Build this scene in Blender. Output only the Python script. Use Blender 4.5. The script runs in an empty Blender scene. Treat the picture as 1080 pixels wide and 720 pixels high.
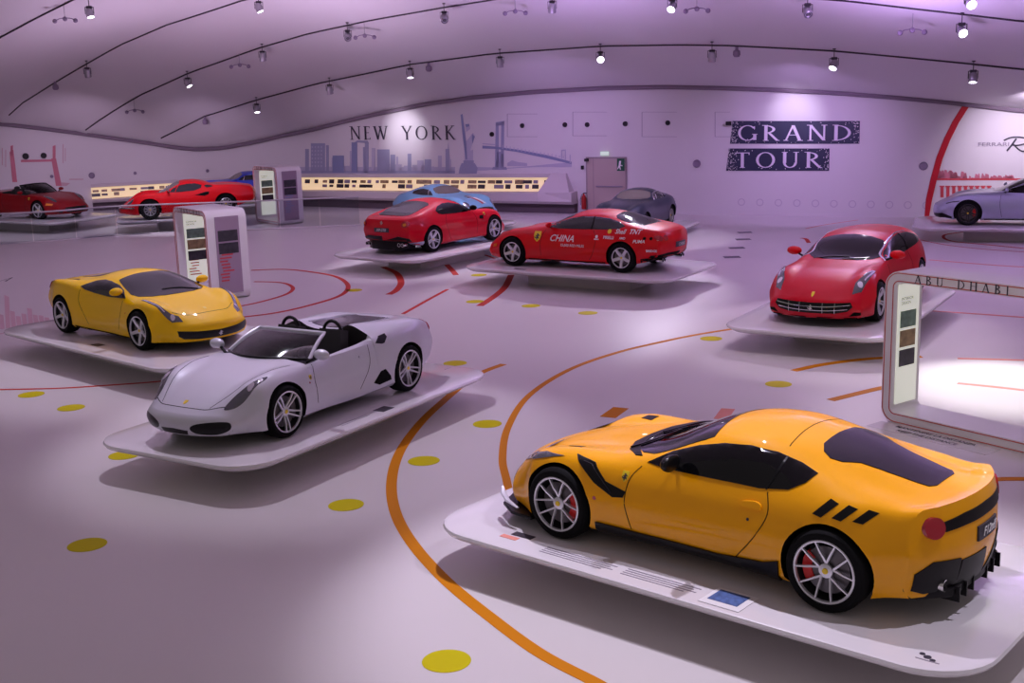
import bpy, bmesh, math, random
import numpy as np
from mathutils import Vector, Matrix
from mathutils.bvhtree import BVHTree
random.seed(7)
PI = math.pi
C = bpy.context.scene.collection

# ------------------------------------------------------------------ materials
def mat(name, col, rough=.5, metal=0., coat=0., emis=None, es=1., trans=0., spec=None, noise=None, coatr=.04):
    m = bpy.data.materials.new(name); m.use_nodes = True
    nt = m.node_tree; b = nt.nodes['Principled BSDF']
    b.inputs['Base Color'].default_value = (*col, 1)
    b.inputs['Roughness'].default_value = rough
    b.inputs['Metallic'].default_value = metal
    b.inputs['Coat Weight'].default_value = coat
    b.inputs['Coat Roughness'].default_value = coatr
    if spec is not None: b.inputs['Specular IOR Level'].default_value = spec
    if emis:
        b.inputs['Emission Color'].default_value = (*emis, 1); b.inputs['Emission Strength'].default_value = es
    if trans: b.inputs['Transmission Weight'].default_value = trans
    if noise:
        sc, amt = noise
        tc = nt.nodes.new('ShaderNodeTexCoord'); n = nt.nodes.new('ShaderNodeTexNoise'); n.inputs['Scale'].default_value = sc
        n.inputs['Detail'].default_value = 6
        mx = nt.nodes.new('ShaderNodeMix'); mx.data_type = 'RGBA'
        mx.inputs[6].default_value = (*[c*(1-amt) for c in col], 1); mx.inputs[7].default_value = (*[min(1, c*(1+amt)) for c in col], 1)
        nt.links.new(tc.outputs['Object'], n.inputs['Vector']); nt.links.new(n.outputs['Fac'], mx.inputs[0])
        nt.links.new(mx.outputs[2], b.inputs['Base Color'])
    return m
def glass_mat(name, tint, glossy=.12, transp=(1, 1, 1)):
    m = bpy.data.materials.new(name); m.use_nodes = True; nt = m.node_tree
    for n in list(nt.nodes):
        if n.type != 'OUTPUT_MATERIAL': nt.nodes.remove(n)
    out = [n for n in nt.nodes if n.type == 'OUTPUT_MATERIAL'][0]
    t = nt.nodes.new('ShaderNodeBsdfTransparent'); t.inputs[0].default_value = (*transp, 1)
    g = nt.nodes.new('ShaderNodeBsdfGlossy'); g.inputs['Color'].default_value = (*tint, 1); g.inputs['Roughness'].default_value = .03
    fr = nt.nodes.new('ShaderNodeLayerWeight'); fr.inputs['Blend'].default_value = glossy*2
    mix = nt.nodes.new('ShaderNodeMixShader')
    nt.links.new(fr.outputs['Fresnel'], mix.inputs[0]); nt.links.new(t.outputs[0], mix.inputs[1]); nt.links.new(g.outputs[0], mix.inputs[2])
    nt.links.new(mix.outputs[0], out.inputs['Surface'])
    return m
M = {}
M['floor'] = mat('white_resin_floor', (.70, .66, .66), .34, noise=(.35, .03), spec=.22)
M['wall'] = mat('white_wall_paint', (.74, .71, .73), .7, noise=(.6, .02))
M['ceil'] = mat('white_ceiling_skin', (.72, .69, .72), .6, noise=(.2, .02))
M['seam'] = mat('dark_seam_metal', (.03, .02, .03), .5)
M['cove'] = mat('grey_cove', (.22, .17, .22), .6)
M['plat'] = mat('white_platform_lacquer', (.78, .75, .78), .2, coat=.5, noise=(.8, .02))
M['ped'] = mat('pedestal_white', (.6, .57, .58), .5)
def paint(n, c, metal=.15, r=.42, coat=.6): return mat(n, c, r, metal, coat, noise=(3, .02), coatr=.025, spec=.06)
M['amber'] = paint('amber_yellow_paint', (1., .43, .002), .0)
M['yellow'] = paint('bright_yellow_paint', (.98, .60, .002), .0)
M['silver'] = paint('silver_paint', (.66, .66, .74), .25, .36)
M['romasilver'] = paint('blue_silver_paint', (.42, .44, .60), .4, .32)
M['red'] = paint('racing_red_paint', (.70, .002, .008), .0)
M['rosso'] = paint('deep_red_paint', (.60, .001, .016), .0)
M['darkred'] = paint('dark_red_paint', (.26, .003, .007), .0)
M['sky'] = paint('light_blue_paint', (.24, .50, .78), .2)
M['blue'] = paint('royal_blue_paint', (.03, .06, .55), .3)
M['gunmetal'] = paint('gunmetal_paint', (.045, .05, .085), .4)
M['dark'] = mat('black_underbody', (.005, .005, .005), .8, spec=.1)
M['black'] = mat('gloss_black_trim', (.006, .006, .007), .28, spec=.25)
M['carbon'] = mat('carbon_black', (.007, .006, .008), .4, noise=(60, .3), spec=.2)
M['leather'] = mat('black_leather', (.02, .018, .02), .55)
M['tanleather'] = mat('cream_leather', (.5, .42, .33), .55)
M['glassblk'] = mat('tinted_car_glass', (.004, .004, .005), .05, spec=.35)
M['glassgrey'] = mat('grey_car_glass', (.022, .024, .028), .06, spec=.5)
M['glasspurple'] = mat('matte_rear_glass', (.016, .011, .022), .25, spec=.35)
M['glass'] = glass_mat('clear_glass', (1, 1, 1), .12, (.93, .95, .94))
M['rail_glass'] = glass_mat('balustrade_glass', (.9, .95, 1), .10, (.86, .88, .9))
M['tire'] = mat('tire_rubber', (.005, .005, .006), .8, spec=.15)
M['rim'] = mat('silver_alloy', (.72, .72, .78), .3, .6)
M['rimdark'] = mat('dark_alloy', (.06, .055, .06), .35, .7)
M['barrel'] = mat('rim_barrel', (.03, .03, .035), .5, .5)
M['disc'] = mat('brake_disc', (.12, .11, .12), .4, .6)
M['caliper'] = mat('red_caliper', (.7, .01, .01), .4)
M['chrome'] = mat('chrome', (.8, .8, .82), .1, 1.)
M['lampglass'] = mat('headlamp_glass', (.10, .10, .12), .08, .3, coat=1)
M['lampbright'] = mat('headlamp_reflector', (.75, .76, .8), .12, .9)
M['taillight'] = mat('red_tail_lens', (.42, .005, .02), .15, coat=1)
M['shield'] = mat('yellow_shield', (.90, .65, .02), .35)
M['winbeige'] = mat('pale_interior_glass', (.20, .17, .16), .08, spec=.6)
M['faint'] = mat('faint_grey_print', (.58, .53, .60), .7)
M['white'] = mat('white_decal', (.82, .80, .82), .5)
M['orangelens'] = mat('orange_lens', (.8, .25, .03), .2)
M['steel'] = mat('brushed_steel', (.55, .53, .56), .35, .9)
M['orange'] = mat('orange_floor_vinyl', (.66, .23, .004), .6, spec=.08)
M['redvinyl'] = mat('red_floor_vinyl', (.55, .045, .03), .6, spec=.08)
M['pinkvinyl'] = mat('salmon_floor_vinyl', (.78, .30, .24), .6, spec=.08)
M['yelvinyl'] = mat('yellow_floor_vinyl', (.62, .54, .002), .6, spec=.08)
M['greyvinyl'] = mat('dark_grey_floor_inlay', (.10, .08, .13), .45)
M['ink'] = mat('dark_ink', (.035, .03, .05), .5)
M['inkgrey'] = mat('grey_ink', (.30, .26, .33), .5)
M['navy'] = mat('navy_banner', (.022, .028, .07), .5, noise=(2, .3))
M['lilac'] = mat('pale_letter', (.80, .74, .86), .5)
M['skyline'] = mat('blue_grey_mural_ink', (.36, .37, .52), .7)
M['skyline2'] = mat('pale_blue_mural_ink', (.52, .50, .63), .7)
M['skyline3'] = mat('deep_blue_mural_ink', (.26, .29, .47), .7)
M['pink'] = mat('pink_mural_ink', (.62, .20, .27), .7)
M['pink2'] = mat('pale_pink_mural_ink', (.64, .42, .47), .7)
M['redstrip'] = mat('red_arch_band', (.55, .004, .02), .5)
M['redink'] = mat('red_mural_ink', (.60, .06, .08), .7)
M['door'] = mat('beige_door_panel', (.50, .40, .38), .6)
M['doorframe'] = mat('door_frame_grey', (.33, .27, .29), .6)
M['extred'] = mat('extinguisher_red', (.42, .01, .01), .35)
M['green'] = mat('green_sign', (.01, .10, .05), .5)
M['signlit'] = mat('lit_sign', (.6, .7, .6), .5, emis=(.75, 1, .8), es=.5)
M['caselit'] = mat('backlit_display_strip', (.8, .66, .40), .6, emis=(1, .73, .42), es=.62)
M['panel_lit'] = mat('backlit_panel', (.8, .8, .7), .5, emis=(.95, 1, .86), es=.42)
M['panel_dim'] = mat('lilac_panel', (.36, .26, .36), .4)
M['photo_a'] = mat('photo_green', (.16, .26, .20), .4, noise=(9, .9))
M['photo_b'] = mat('photo_dark', (.04, .035, .05), .4, noise=(9, .9))
M['photo_c'] = mat('photo_brown', (.34, .24, .12), .4, noise=(9, .9))
M['photo_blue'] = mat('photo_blue', (.08, .14, .35), .4, noise=(20, 1.))
M['kiosk'] = mat('kiosk_white', (.82, .79, .82), .3, coat=.3)
M['stripe'] = mat('red_pinstripe', (.55, .08, .07), .4)
M['lampshell'] = mat('spotlight_shell', (.42, .40, .45), .3, .6)
M['lampdark'] = mat('spotlight_bracket', (.03, .025, .035), .4)
M['lens_on'] = mat('spotlight_lens_lit', (1, 1, 1), .3, emis=(.92, .86, 1), es=14)
M['lens_off'] = mat('spotlight_lens_dark', (.10, .09, .11), .15)
M['porthole'] = mat('black_speaker', (.012, .010, .014), .6)
M['portgrey'] = mat('grey_porthole', (.28, .22, .32), .6)
M['shelf'] = mat('display_shelf_white', (.66, .60, .62), .6)
M['shelfshade'] = mat('recess_shade', (.12, .09, .11), .8)

# ------------------------------------------------------------------ object helpers
def tag(o, label=None, cat=None, group=None, kind=None):
    if label: o['label'] = label
    if cat: o['category'] = cat
    if group: o['group'] = group
    if kind: o['kind'] = kind
    return o
def empty(name, loc, rz=0, rx=0, ry=0):
    o = bpy.data.objects.new(name, None); C.objects.link(o); o.location = loc; o.rotation_euler = (rx, ry, rz); o.empty_display_size = .2
    return o
def obj(name, bm, m, parent=None, ang=35, flat=False):
    me = bpy.data.meshes.new(name)
    bm.to_mesh(me); bm.free()
    for mm in (m if isinstance(m, (list, tuple)) else [m]): me.materials.append(mm)
    if not flat:
        me.polygons.foreach_set('use_smooth', [True]*len(me.polygons)); me.set_sharp_from_angle(angle=math.radians(ang))
    o = bpy.data.objects.new(name, me); C.objects.link(o)
    if parent: o.parent = parent
    return o
def box(bm, x0, x1, y0, y1, z0, z1, mtx=None):
    vs = [bm.verts.new((x, y, z)) for x in (x0, x1) for y in (y0, y1) for z in (z0, z1)]
    for f in ((0,1,3,2),(4,6,7,5),(0,4,5,1),(2,3,7,6),(0,2,6,4),(1,5,7,3)): bm.faces.new([vs[i] for i in f])
    if mtx is not None:
        for v in vs: v.co = mtx @ v.co
    return vs
def lathe(bm, prof, n=32, axis='y', origin=(0,0,0), cap=False, mtx=None):
    """prof: list of (radius, along)"""
    rings = []
    for r, a in prof:
        ring = []
        for i in range(n):
            t = 2*PI*i/n; p = {'y': (r*math.cos(t), a, r*math.sin(t)), 'z': (r*math.cos(t), r*math.sin(t), a), 'x': (a, r*math.cos(t), r*math.sin(t))}[axis]
            v = Vector(p)
            if mtx is not None: v = mtx @ v
            ring.append(bm.verts.new(v+Vector(origin)))
        rings.append(ring)
    for a, b in zip(rings, rings[1:]):
        for i in range(n): bm.faces.new((a[i], a[(i+1)%n], b[(i+1)%n], b[i]))
    if cap: bm.faces.new(rings[0][::-1]); bm.faces.new(rings[-1])
    return rings
def tube(bm, pts, r, n=8, closed=False, flat=None):
    pts = [Vector(p) for p in pts]; rings = []; N = len(pts); up0 = None
    for i, p in enumerate(pts):
        a = pts[(i-1) % N] if (i or closed) else p; b = pts[(i+1) % N] if (i < N-1 or closed) else p
        d = (b-a).normalized(); up = Vector((0,0,1)) if abs(d.z) < .9 else Vector((1,0,0))
        if up0 is not None: up = up0
        s = d.cross(up).normalized(); u = s.cross(d).normalized(); up0 = u
        rr = r[i] if isinstance(r, (list, tuple)) else r
        rings.append([bm.verts.new(p + s*rr*math.cos(2*PI*k/n) + u*rr*(flat or 1)*math.sin(2*PI*k/n)) for k in range(n)])
    rng = range(N if closed else N-1)
    for i in rng:
        a, b = rings[i], rings[(i+1) % N]
        for k in range(n): bm.faces.new((a[k], a[(k+1)%n], b[(k+1)%n], b[k]))
    if not closed: bm.faces.new(rings[0][::-1]); bm.faces.new(rings[-1])
def fixn(bm):
    bmesh.ops.recalc_face_normals(bm, faces=bm.faces)
def catmull(pts, n=6, closed=False):
    out = []; N = len(pts); P = [Vector(p) for p in pts]
    for i in range(N if closed else N-1):
        p0 = P[(i-1) % N] if (closed or i) else P[0]; p1 = P[i]; p2 = P[(i+1) % N]; p3 = P[(i+2) % N] if (closed or i < N-2) else P[-1]
        for k in range(n):
            t = k/n
            out.append(.5*((2*p1)+(p2-p0)*t+(2*p0-5*p1+4*p2-p3)*t*t+(3*p1-p0-3*p2+p3)*t**3))
    if not closed: out.append(P[-1])
    return out
def pchip(kn):
    kn = sorted(kn); X = [k[0] for k in kn]; Y = [k[1] for k in kn]; n = len(X)
    h = [X[i+1]-X[i] for i in range(n-1)]; d = [(Y[i+1]-Y[i])/h[i] for i in range(n-1)]
    m = [d[0]]+[0]*(n-2)+[d[-1]]
    for i in range(1, n-1):
        if d[i-1]*d[i] > 0:
            w1, w2 = 2*h[i]+h[i-1], h[i]+2*h[i-1]; m[i] = (w1+w2)/(w1/d[i-1]+w2/d[i])
    def f(x):
        if x <= X[0]: return Y[0]
        if x >= X[-1]: return Y[-1]
        i = max(j for j in range(n-1) if X[j] <= x); t = (x-X[i])/h[i]
        return (2*t**3-3*t*t+1)*Y[i]+(t**3-2*t*t+t)*h[i]*m[i]+(-2*t**3+3*t*t)*Y[i+1]+(t**3-t*t)*h[i]*m[i+1]
    return f
def K(s): return pchip([tuple(map(float, p.split(':'))) for p in s.split()])
def P2(s): return [tuple(map(float, p.split(','))) for p in s.split()]

# ------------------------------------------------------------------ camera model (real camera, also used to read positions off the plan)
F_PX, TILT, ROLL, HC = 1270., math.radians(11.82), math.radians(1.65), 4.63
def ray(u, v):
    A = (u-540)/F_PX; B = (360-v)/F_PX; c, s = math.cos(ROLL), math.sin(ROLL); a = A*c+B*s; b = -A*s+B*c
    return Vector((a, math.cos(TILT)+b*math.sin(TILT), -math.sin(TILT)+b*math.cos(TILT)))
CAMP = Vector((0, 0, HC))
def unz(u, v, z=0.):
    d = ray(u, v); return CAMP + d*((z-HC)/d.z)

# ------------------------------------------------------------------ flat patches laid on surfaces
def fill2d(polys, step=.04):
    bm = bmesh.new()
    for poly in polys:
        b2 = bmesh.new(); vs = [b2.verts.new((p[0], p[1], 0)) for p in poly]
        es = [b2.edges.new((vs[i], vs[(i+1) % len(vs)])) for i in range(len(vs))]
        try: bmesh.ops.triangle_fill(b2, use_beauty=True, edges=es)
        except Exception: pass
        if step:
            xs = [p[0] for p in poly]; ys = [p[1] for p in poly]
            for lo, hi, no in ((min(xs), max(xs), (1,0,0)), (min(ys), max(ys), (0,1,0))):
                k = int((hi-lo)/step)
                for i in range(1, k+1):
                    c = lo+(hi-lo)*i/(k+1)
                    bmesh.ops.bisect_plane(b2, geom=b2.verts[:]+b2.edges[:]+b2.faces[:], plane_co=(c*no[0], c*no[1], 0), plane_no=no, dist=1e-6)
        mp = {}
        for v in b2.verts: mp[v] = bm.verts.new(v.co)
        for f in b2.faces:
            try: bm.faces.new([mp[v] for v in f.verts])
            except ValueError: pass
        b2.free()
    return bm
def skirt(bm, base):
    """give the laid sheet an edge so that it has thickness; base: dict vert->inner point"""
    be = [e for e in bm.edges if e.is_boundary]
    r = bmesh.ops.extrude_edge_only(bm, edges=be)
    nv = [g for g in r['geom'] if isinstance(g, bmesh.types.BMVert)]
    return nv
def lay(name, bm, view, bvh, m, parent, off=.004, ang=40, thick=.012):
    views = {'L': (lambda a, b: (a, 3, b), (0,-1,0)), 'R': (lambda a, b: (a, -3, b), (0,1,0)), 'T': (lambda a, b: (a, b, 3), (0,0,-1)),
             'F': (lambda a, b: (4, a, b), (-1,0,0)), 'B': (lambda a, b: (-8, a, b), (1,0,0))}
    fo, d = views[view]; d = Vector(d); dead = []
    for v in bm.verts:
        o = Vector(fo(v.co.x, v.co.y)); hit, n, i, dist = bvh.ray_cast(o, d)
        if hit is None: dead.append(v); continue
        if n.dot(d) > 0: n = -n
        v.co = hit + n*off
    if dead: bmesh.ops.delete(bm, geom=dead, context='VERTS')
    if not bm.faces: bm.free(); return None
    for f in bm.faces: f.normal_update()
    bmesh.ops.recalc_face_normals(bm, faces=bm.faces)
    tot = sum((f.normal.dot(d)*f.calc_area() for f in bm.faces))
    if tot > 0: bmesh.ops.reverse_faces(bm, faces=bm.faces)
    be = [e for e in bm.edges if e.is_boundary]
    r = bmesh.ops.extrude_edge_only(bm, edges=be)
    for g in r['geom']:
        if isinstance(g, bmesh.types.BMVert): g.co += d*thick
    return obj(name, bm, m, parent, ang)

# ------------------------------------------------------------------ lettering
def ell(cx, cy, rx, ry, a0=0, a1=360, w=.13, wt=.055, n=20):
    o, i = [], []
    for k in range(n+1):
        a = math.radians(a0+(a1-a0)*k/n); o.append((cx+rx*math.cos(a), cy+ry*math.sin(a))); i.append((cx+(rx-w)*math.cos(a), cy+(ry-wt)*math.sin(a)))
    return [[o[k], o[k+1], i[k+1], i[k]] for k in range(n)]
def ln(x0, y0, x1, y1, w):
    dx, dy = x1-x0, y1-y0
    if abs(dy) > abs(dx)*.25: return [[(x0-w/2, y0), (x0+w/2, y0), (x1+w/2, y1), (x1-w/2, y1)]]
    return [[(x0, y0-w/2), (x1, y1-w/2), (x1, y1+w/2), (x0, y0+w/2)]]
def sf(x, y, l=.26): return [[(x-l/2, y-.02), (x+l/2, y-.02), (x+l/2, y+.02), (x-l/2, y+.02)]]
T_, W_ = .085, .15
GL = {
 'N': (.85, ln(.12,0,.12,1,T_)+ln(.12,1,.74,0,W_)+ln(.74,0,.74,1,T_)+sf(.12,0)+sf(.08,1)+sf(.74,1)),
 'E': (.6, ln(.17,0,.17,1,W_)+ln(.17,.98,.52,.98,.045)+ln(.17,.52,.46,.52,.045)+ln(.17,.02,.56,.02,.045)+ln(.52,.86,.52,1,.04)+ln(.55,0,.55,.16,.04)+sf(.15,0)+sf(.15,1)),
 'W': (1.15, ln(.08,1,.34,0,W_)+ln(.34,0,.58,1,T_)+ln(.52,1,.80,0,W_)+ln(.80,0,1.05,1,T_)+sf(.08,1)+sf(.54,1)+sf(1.05,1)),
 'Y': (.8, ln(.08,1,.40,.45,W_)+ln(.40,.45,.72,1,T_)+ln(.40,0,.40,.46,W_)+sf(.40,0)+sf(.08,1)+sf(.72,1,.2)),
 'O': (.95, ell(.47,.5,.45,.52)),
 'R': (.75, ln(.17,0,.17,1,W_)+ell(.17,.74,.43,.26,-90,90)+ln(.32,.50,.70,0,W_)+sf(.17,0)+sf(.12,1)+sf(.72,0,.18)),
 'K': (.75, ln(.17,0,.17,1,W_)+ln(.20,.48,.62,1,T_)+ln(.30,.55,.70,0,W_)+sf(.17,0)+sf(.17,1)+sf(.62,1)+sf(.72,0,.2)),
 'G': (.92, ell(.48,.5,.46,.52,40,330)+ln(.82,.03,.82,.42,W_)+sf(.82,.42)+ln(.80,.74,.80,.95,.04)),
 'A': (.85, ln(.10,0,.42,1,T_)+ln(.42,1,.74,0,W_)+ln(.2,.36,.64,.36,.045)+sf(.10,0,.22)+sf(.75,0,.26)),
 'D': (.9, ln(.17,0,.17,1,W_)+ell(.17,.5,.66,.5,-90,90,.13,.05)+sf(.14,0)+sf(.14,1)),
 'T': (.75, ln(.37,0,.37,1,W_)+ln(.03,.97,.71,.97,.05)+ln(.05,.84,.05,1,.04)+ln(.69,.84,.69,1,.04)+sf(.37,0)),
 'U': (.85, ln(.17,.3,.17,1,W_)+ln(.70,.3,.70,1,T_)+ell(.42,.32,.32,.34,180,360,.12,.06)+sf(.17,1)+sf(.70,1)),
 'B': (.75, ln(.17,0,.17,1,W_)+ell(.17,.76,.42,.26,-90,90,.15,.08)+ell(.17,.27,.50,.29,-90,90,.15,.08)+sf(.14,0)+sf(.14,1)),
 'H': (.9, ln(.17,0,.17,1,W_)+ln(.74,0,.74,1,W_)+ln(.17,.52,.74,.52,.045)+sf(.17,0)+sf(.17,1)+sf(.74,0)+sf(.74,1)),
 'I': (.35, ln(.17,0,.17,1,W_)+sf(.17,0)+sf(.17,1)),
 'S': (.6, ell(.29,.75,.24,.26,30,270,.11,.05)+ell(.29,.25,.25,.27,-150,90,.11,.05)),
 ' ': (.6, []),
}
def text_polys(s, width=None, gap=.25, h=1.):
    x = 0; out = []
    for ch in s:
        w, ps = GL[ch]
        out += [[(x+p[0], p[1]) for p in q] for q in ps]; x += w+gap
    x -= gap; k = (width/x) if width else h
    return [[(p[0]*k, p[1]*h) for p in q] for q in out]
def font_bm(s, size, align='LEFT', bold=0, shear=0):
    cu = bpy.data.curves.new('t', 'FONT'); cu.body = s; cu.size = size; cu.align_x = align; cu.resolution_u = 3; cu.shear = shear
    if bold: cu.offset = bold
    o = bpy.data.objects.new('t', cu); C.objects.link(o)
    dg = bpy.context.evaluated_depsgraph_get(); me = bpy.data.meshes.new_from_object(o.evaluated_get(dg))
    bm = bmesh.new(); bm.from_mesh(me); bmesh.ops.triangulate(bm, faces=bm.faces)
    bpy.data.objects.remove(o); bpy.data.curves.remove(cu); bpy.data.meshes.remove(me)
    return bm
HORSE = P2("-.05,-.46 .02,-.46 .03,-.30 .10,-.18 .22,-.22 .26,-.30 .32,-.26 .26,-.10 .14,-.02 .16,.10 .30,.16 .38,.10 .42,.14 .32,.26 .18,.24 .12,.36 .0,.46 -.08,.40 -.16,.30 -.10,.28 -.04,.30 -.04,.18 -.16,.14 -.26,.20 -.30,.12 -.18,.04 -.10,-.02 -.20,-.10 -.34,-.06 -.38,.06 -.44,.02 -.40,-.14 -.26,-.20 -.14,-.24")
SHIELD = P2("-.38,.5 .38,.5 .40,.1 .30,-.25 0,-.5 -.30,-.25 -.40,.1")

# ------------------------------------------------------------------ wheels
def wheel_sub(root, x, y, side, R, style, steer=0, caliper='disc'):
    """tyre with rim, disc and caliper; local y points outboard"""
    n, dbl, rimm, rr, w0, w1 = style
    W = .25 if R > .32 else .19
    bm = bmesh.new()
    prof = [(rr, 0), (rr+.012, .004), (R-.03, .0), (R-.008, -.022), (R, -.05), (R, -W+.05), (R-.01, -W+.02), (rr, -W)]
    lathe(bm, prof, 48); fixn(bm)
    t = obj('wheel', bm, M['tire'], root); t.location = (x, y, R)
    t.rotation_euler = (0, 0, (0 if side > 0 else PI) + steer)
    bm = bmesh.new()
    lathe(bm, [(rr+.004, -.002), (rr-.006, .006), (rr-.018, .002), (rr-.022, -.02)], 48)
    rout = rr-.018
    def spoke(a, off0, off1, wa, wb):
        mt = Matrix.Rotation(a, 4, 'Y')
        st = [(.035, -.045, wa), (.10, -.032, wa*.9), (rout*.6, -.016, (wa*.45+wb*.55)), (rout, -.004, wb)]
        prev = None
        for i, (r, yy, w) in enumerate(st):
            f = r/rout; o = off0*(1-f)+off1*f
            ring = [bm.verts.new(mt @ Vector((r, yy+dy, o+s*w/2*k))) for (s, dy, k) in ((-1, -.02, 1), (-1, 0, .8), (1, 0, .8), (1, -.02, 1))]
            if prev:
                for k in range(4): bm.faces.new((prev[k], prev[(k+1)%4], ring[(k+1)%4], ring[k]))
            prev = ring
        bm.faces.new(prev)
    for i in range(n):
        a = 2*PI*i/n+.3
        if dbl:
            for s in (-1, 1): spoke(a, s*dbl*.4, s*dbl, w0, w1)
        else: spoke(a, 0, 0, w0, w1)
    lathe(bm, [(.062, -.05), (.06, -.036), (.04, -.030), (.001, -.030)], 24); fixn(bm)
    r_ = obj('rim', bm, rimm, t, 30)
    bm = bmesh.new(); lathe(bm, [(rr-.004, -.01), (rr-.02, -.05), (rr-.03, -.16), (.001, -.17)], 40); fixn(bm)
    obj('rim_barrel', bm, M['barrel'], t)
    bm = bmesh.new(); lathe(bm, [(rr*.74, -.085), (rr*.74, -.07), (.001, -.07)], 32); fixn(bm)
    obj('brake_disc', bm, M['disc'], t)
    if caliper:
        bm = bmesh.new(); vs = []
        for k in range(9):
            a = math.radians(142+76*k/8) if side > 0 else math.radians(-38+76*k/8)
            if x < -1: a = a+PI
            vs.append([bm.verts.new((r*math.cos(a), yy, r*math.sin(a))) for r, yy in ((rr*.50, -.062), (rr*.80, -.058), (rr*.82, -.10), (rr*.50, -.10))])
        for a, b in zip(vs, vs[1:]):
            for k in range(4): bm.faces.new((a[k], a[(k+1)%4], b[(k+1)%4], b[k]))
        bm.faces.new(vs[0]); bm.faces.new(vs[-1]); fixn(bm)
        obj('brake_caliper', bm, M[caliper], t)
    bm = bmesh.new(); lathe(bm, [(.026, -.031), (.024, -.022), (.001, -.021)], 20); fixn(bm)
    tag(obj('hub_cap', bm, M['shield'], t), 'yellow hub cap')
    return t

# ------------------------------------------------------------------ car bodies
def section(c, x):
    """half-section control points at station x"""
    bot, hw, zw = c['bot'](x), c['hw'](x), c['zw'](x)
    bz, by, tz, ty, cz, bl = c['bz'](x), c['by'](x), c['tz'](x), c['ty'](x), c['cz'](x), c['bl'](x)
    bott = [(0, bot), (hw*.6, bot), (hw-.07, bot+.004), (hw-.035, bot+.05), (hw-.015, bot+(zw-bot)*.5), (hw, zw)]
    ck = c.get('cock')
    if ck and ck[0] >= x >= ck[1]:
        fl = ck[2](x)
        top = [(hw, zw), (hw*.5+by*.5+.012, zw*.45+bz*.55), (by, bz), (by-.05, bz+.012), (by-.09, bz-.01), (by-.10, fl+.05), (by-.2, fl), (0, fl)]
    else:
        mx, mz = (by+ty)/2, (bz+tz)/2
        top = [(hw, zw), (hw*.5+by*.5+.014, zw*.45+bz*.55), (by, bz), (mx+bl*.5, mz+bl), (ty, tz), (ty*.66, tz+(cz-tz)*.62), (ty*.33, tz+(cz-tz)*.92), (0, cz)]
    return bott, top
def resample(pts, n, sharp=False):
    P = [Vector((p[0], p[1], 0)) for p in pts]
    if not sharp:
        # symmetric phantom for the centre line
        P = catmull(P, 8)
    L = [0]
    for a, b in zip(P, P[1:]): L.append(L[-1]+(b-a).length)
    out = []; j = 0
    for i in range(n+1):
        t = L[-1]*i/n
        while j < len(L)-2 and L[j+1] < t: j += 1
        k = (t-L[j])/max(1e-9, L[j+1]-L[j]); out.append(P[j].lerp(P[j+1], min(1, max(0, k))))
    return [(p.x, p.y) for p in out]
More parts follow.
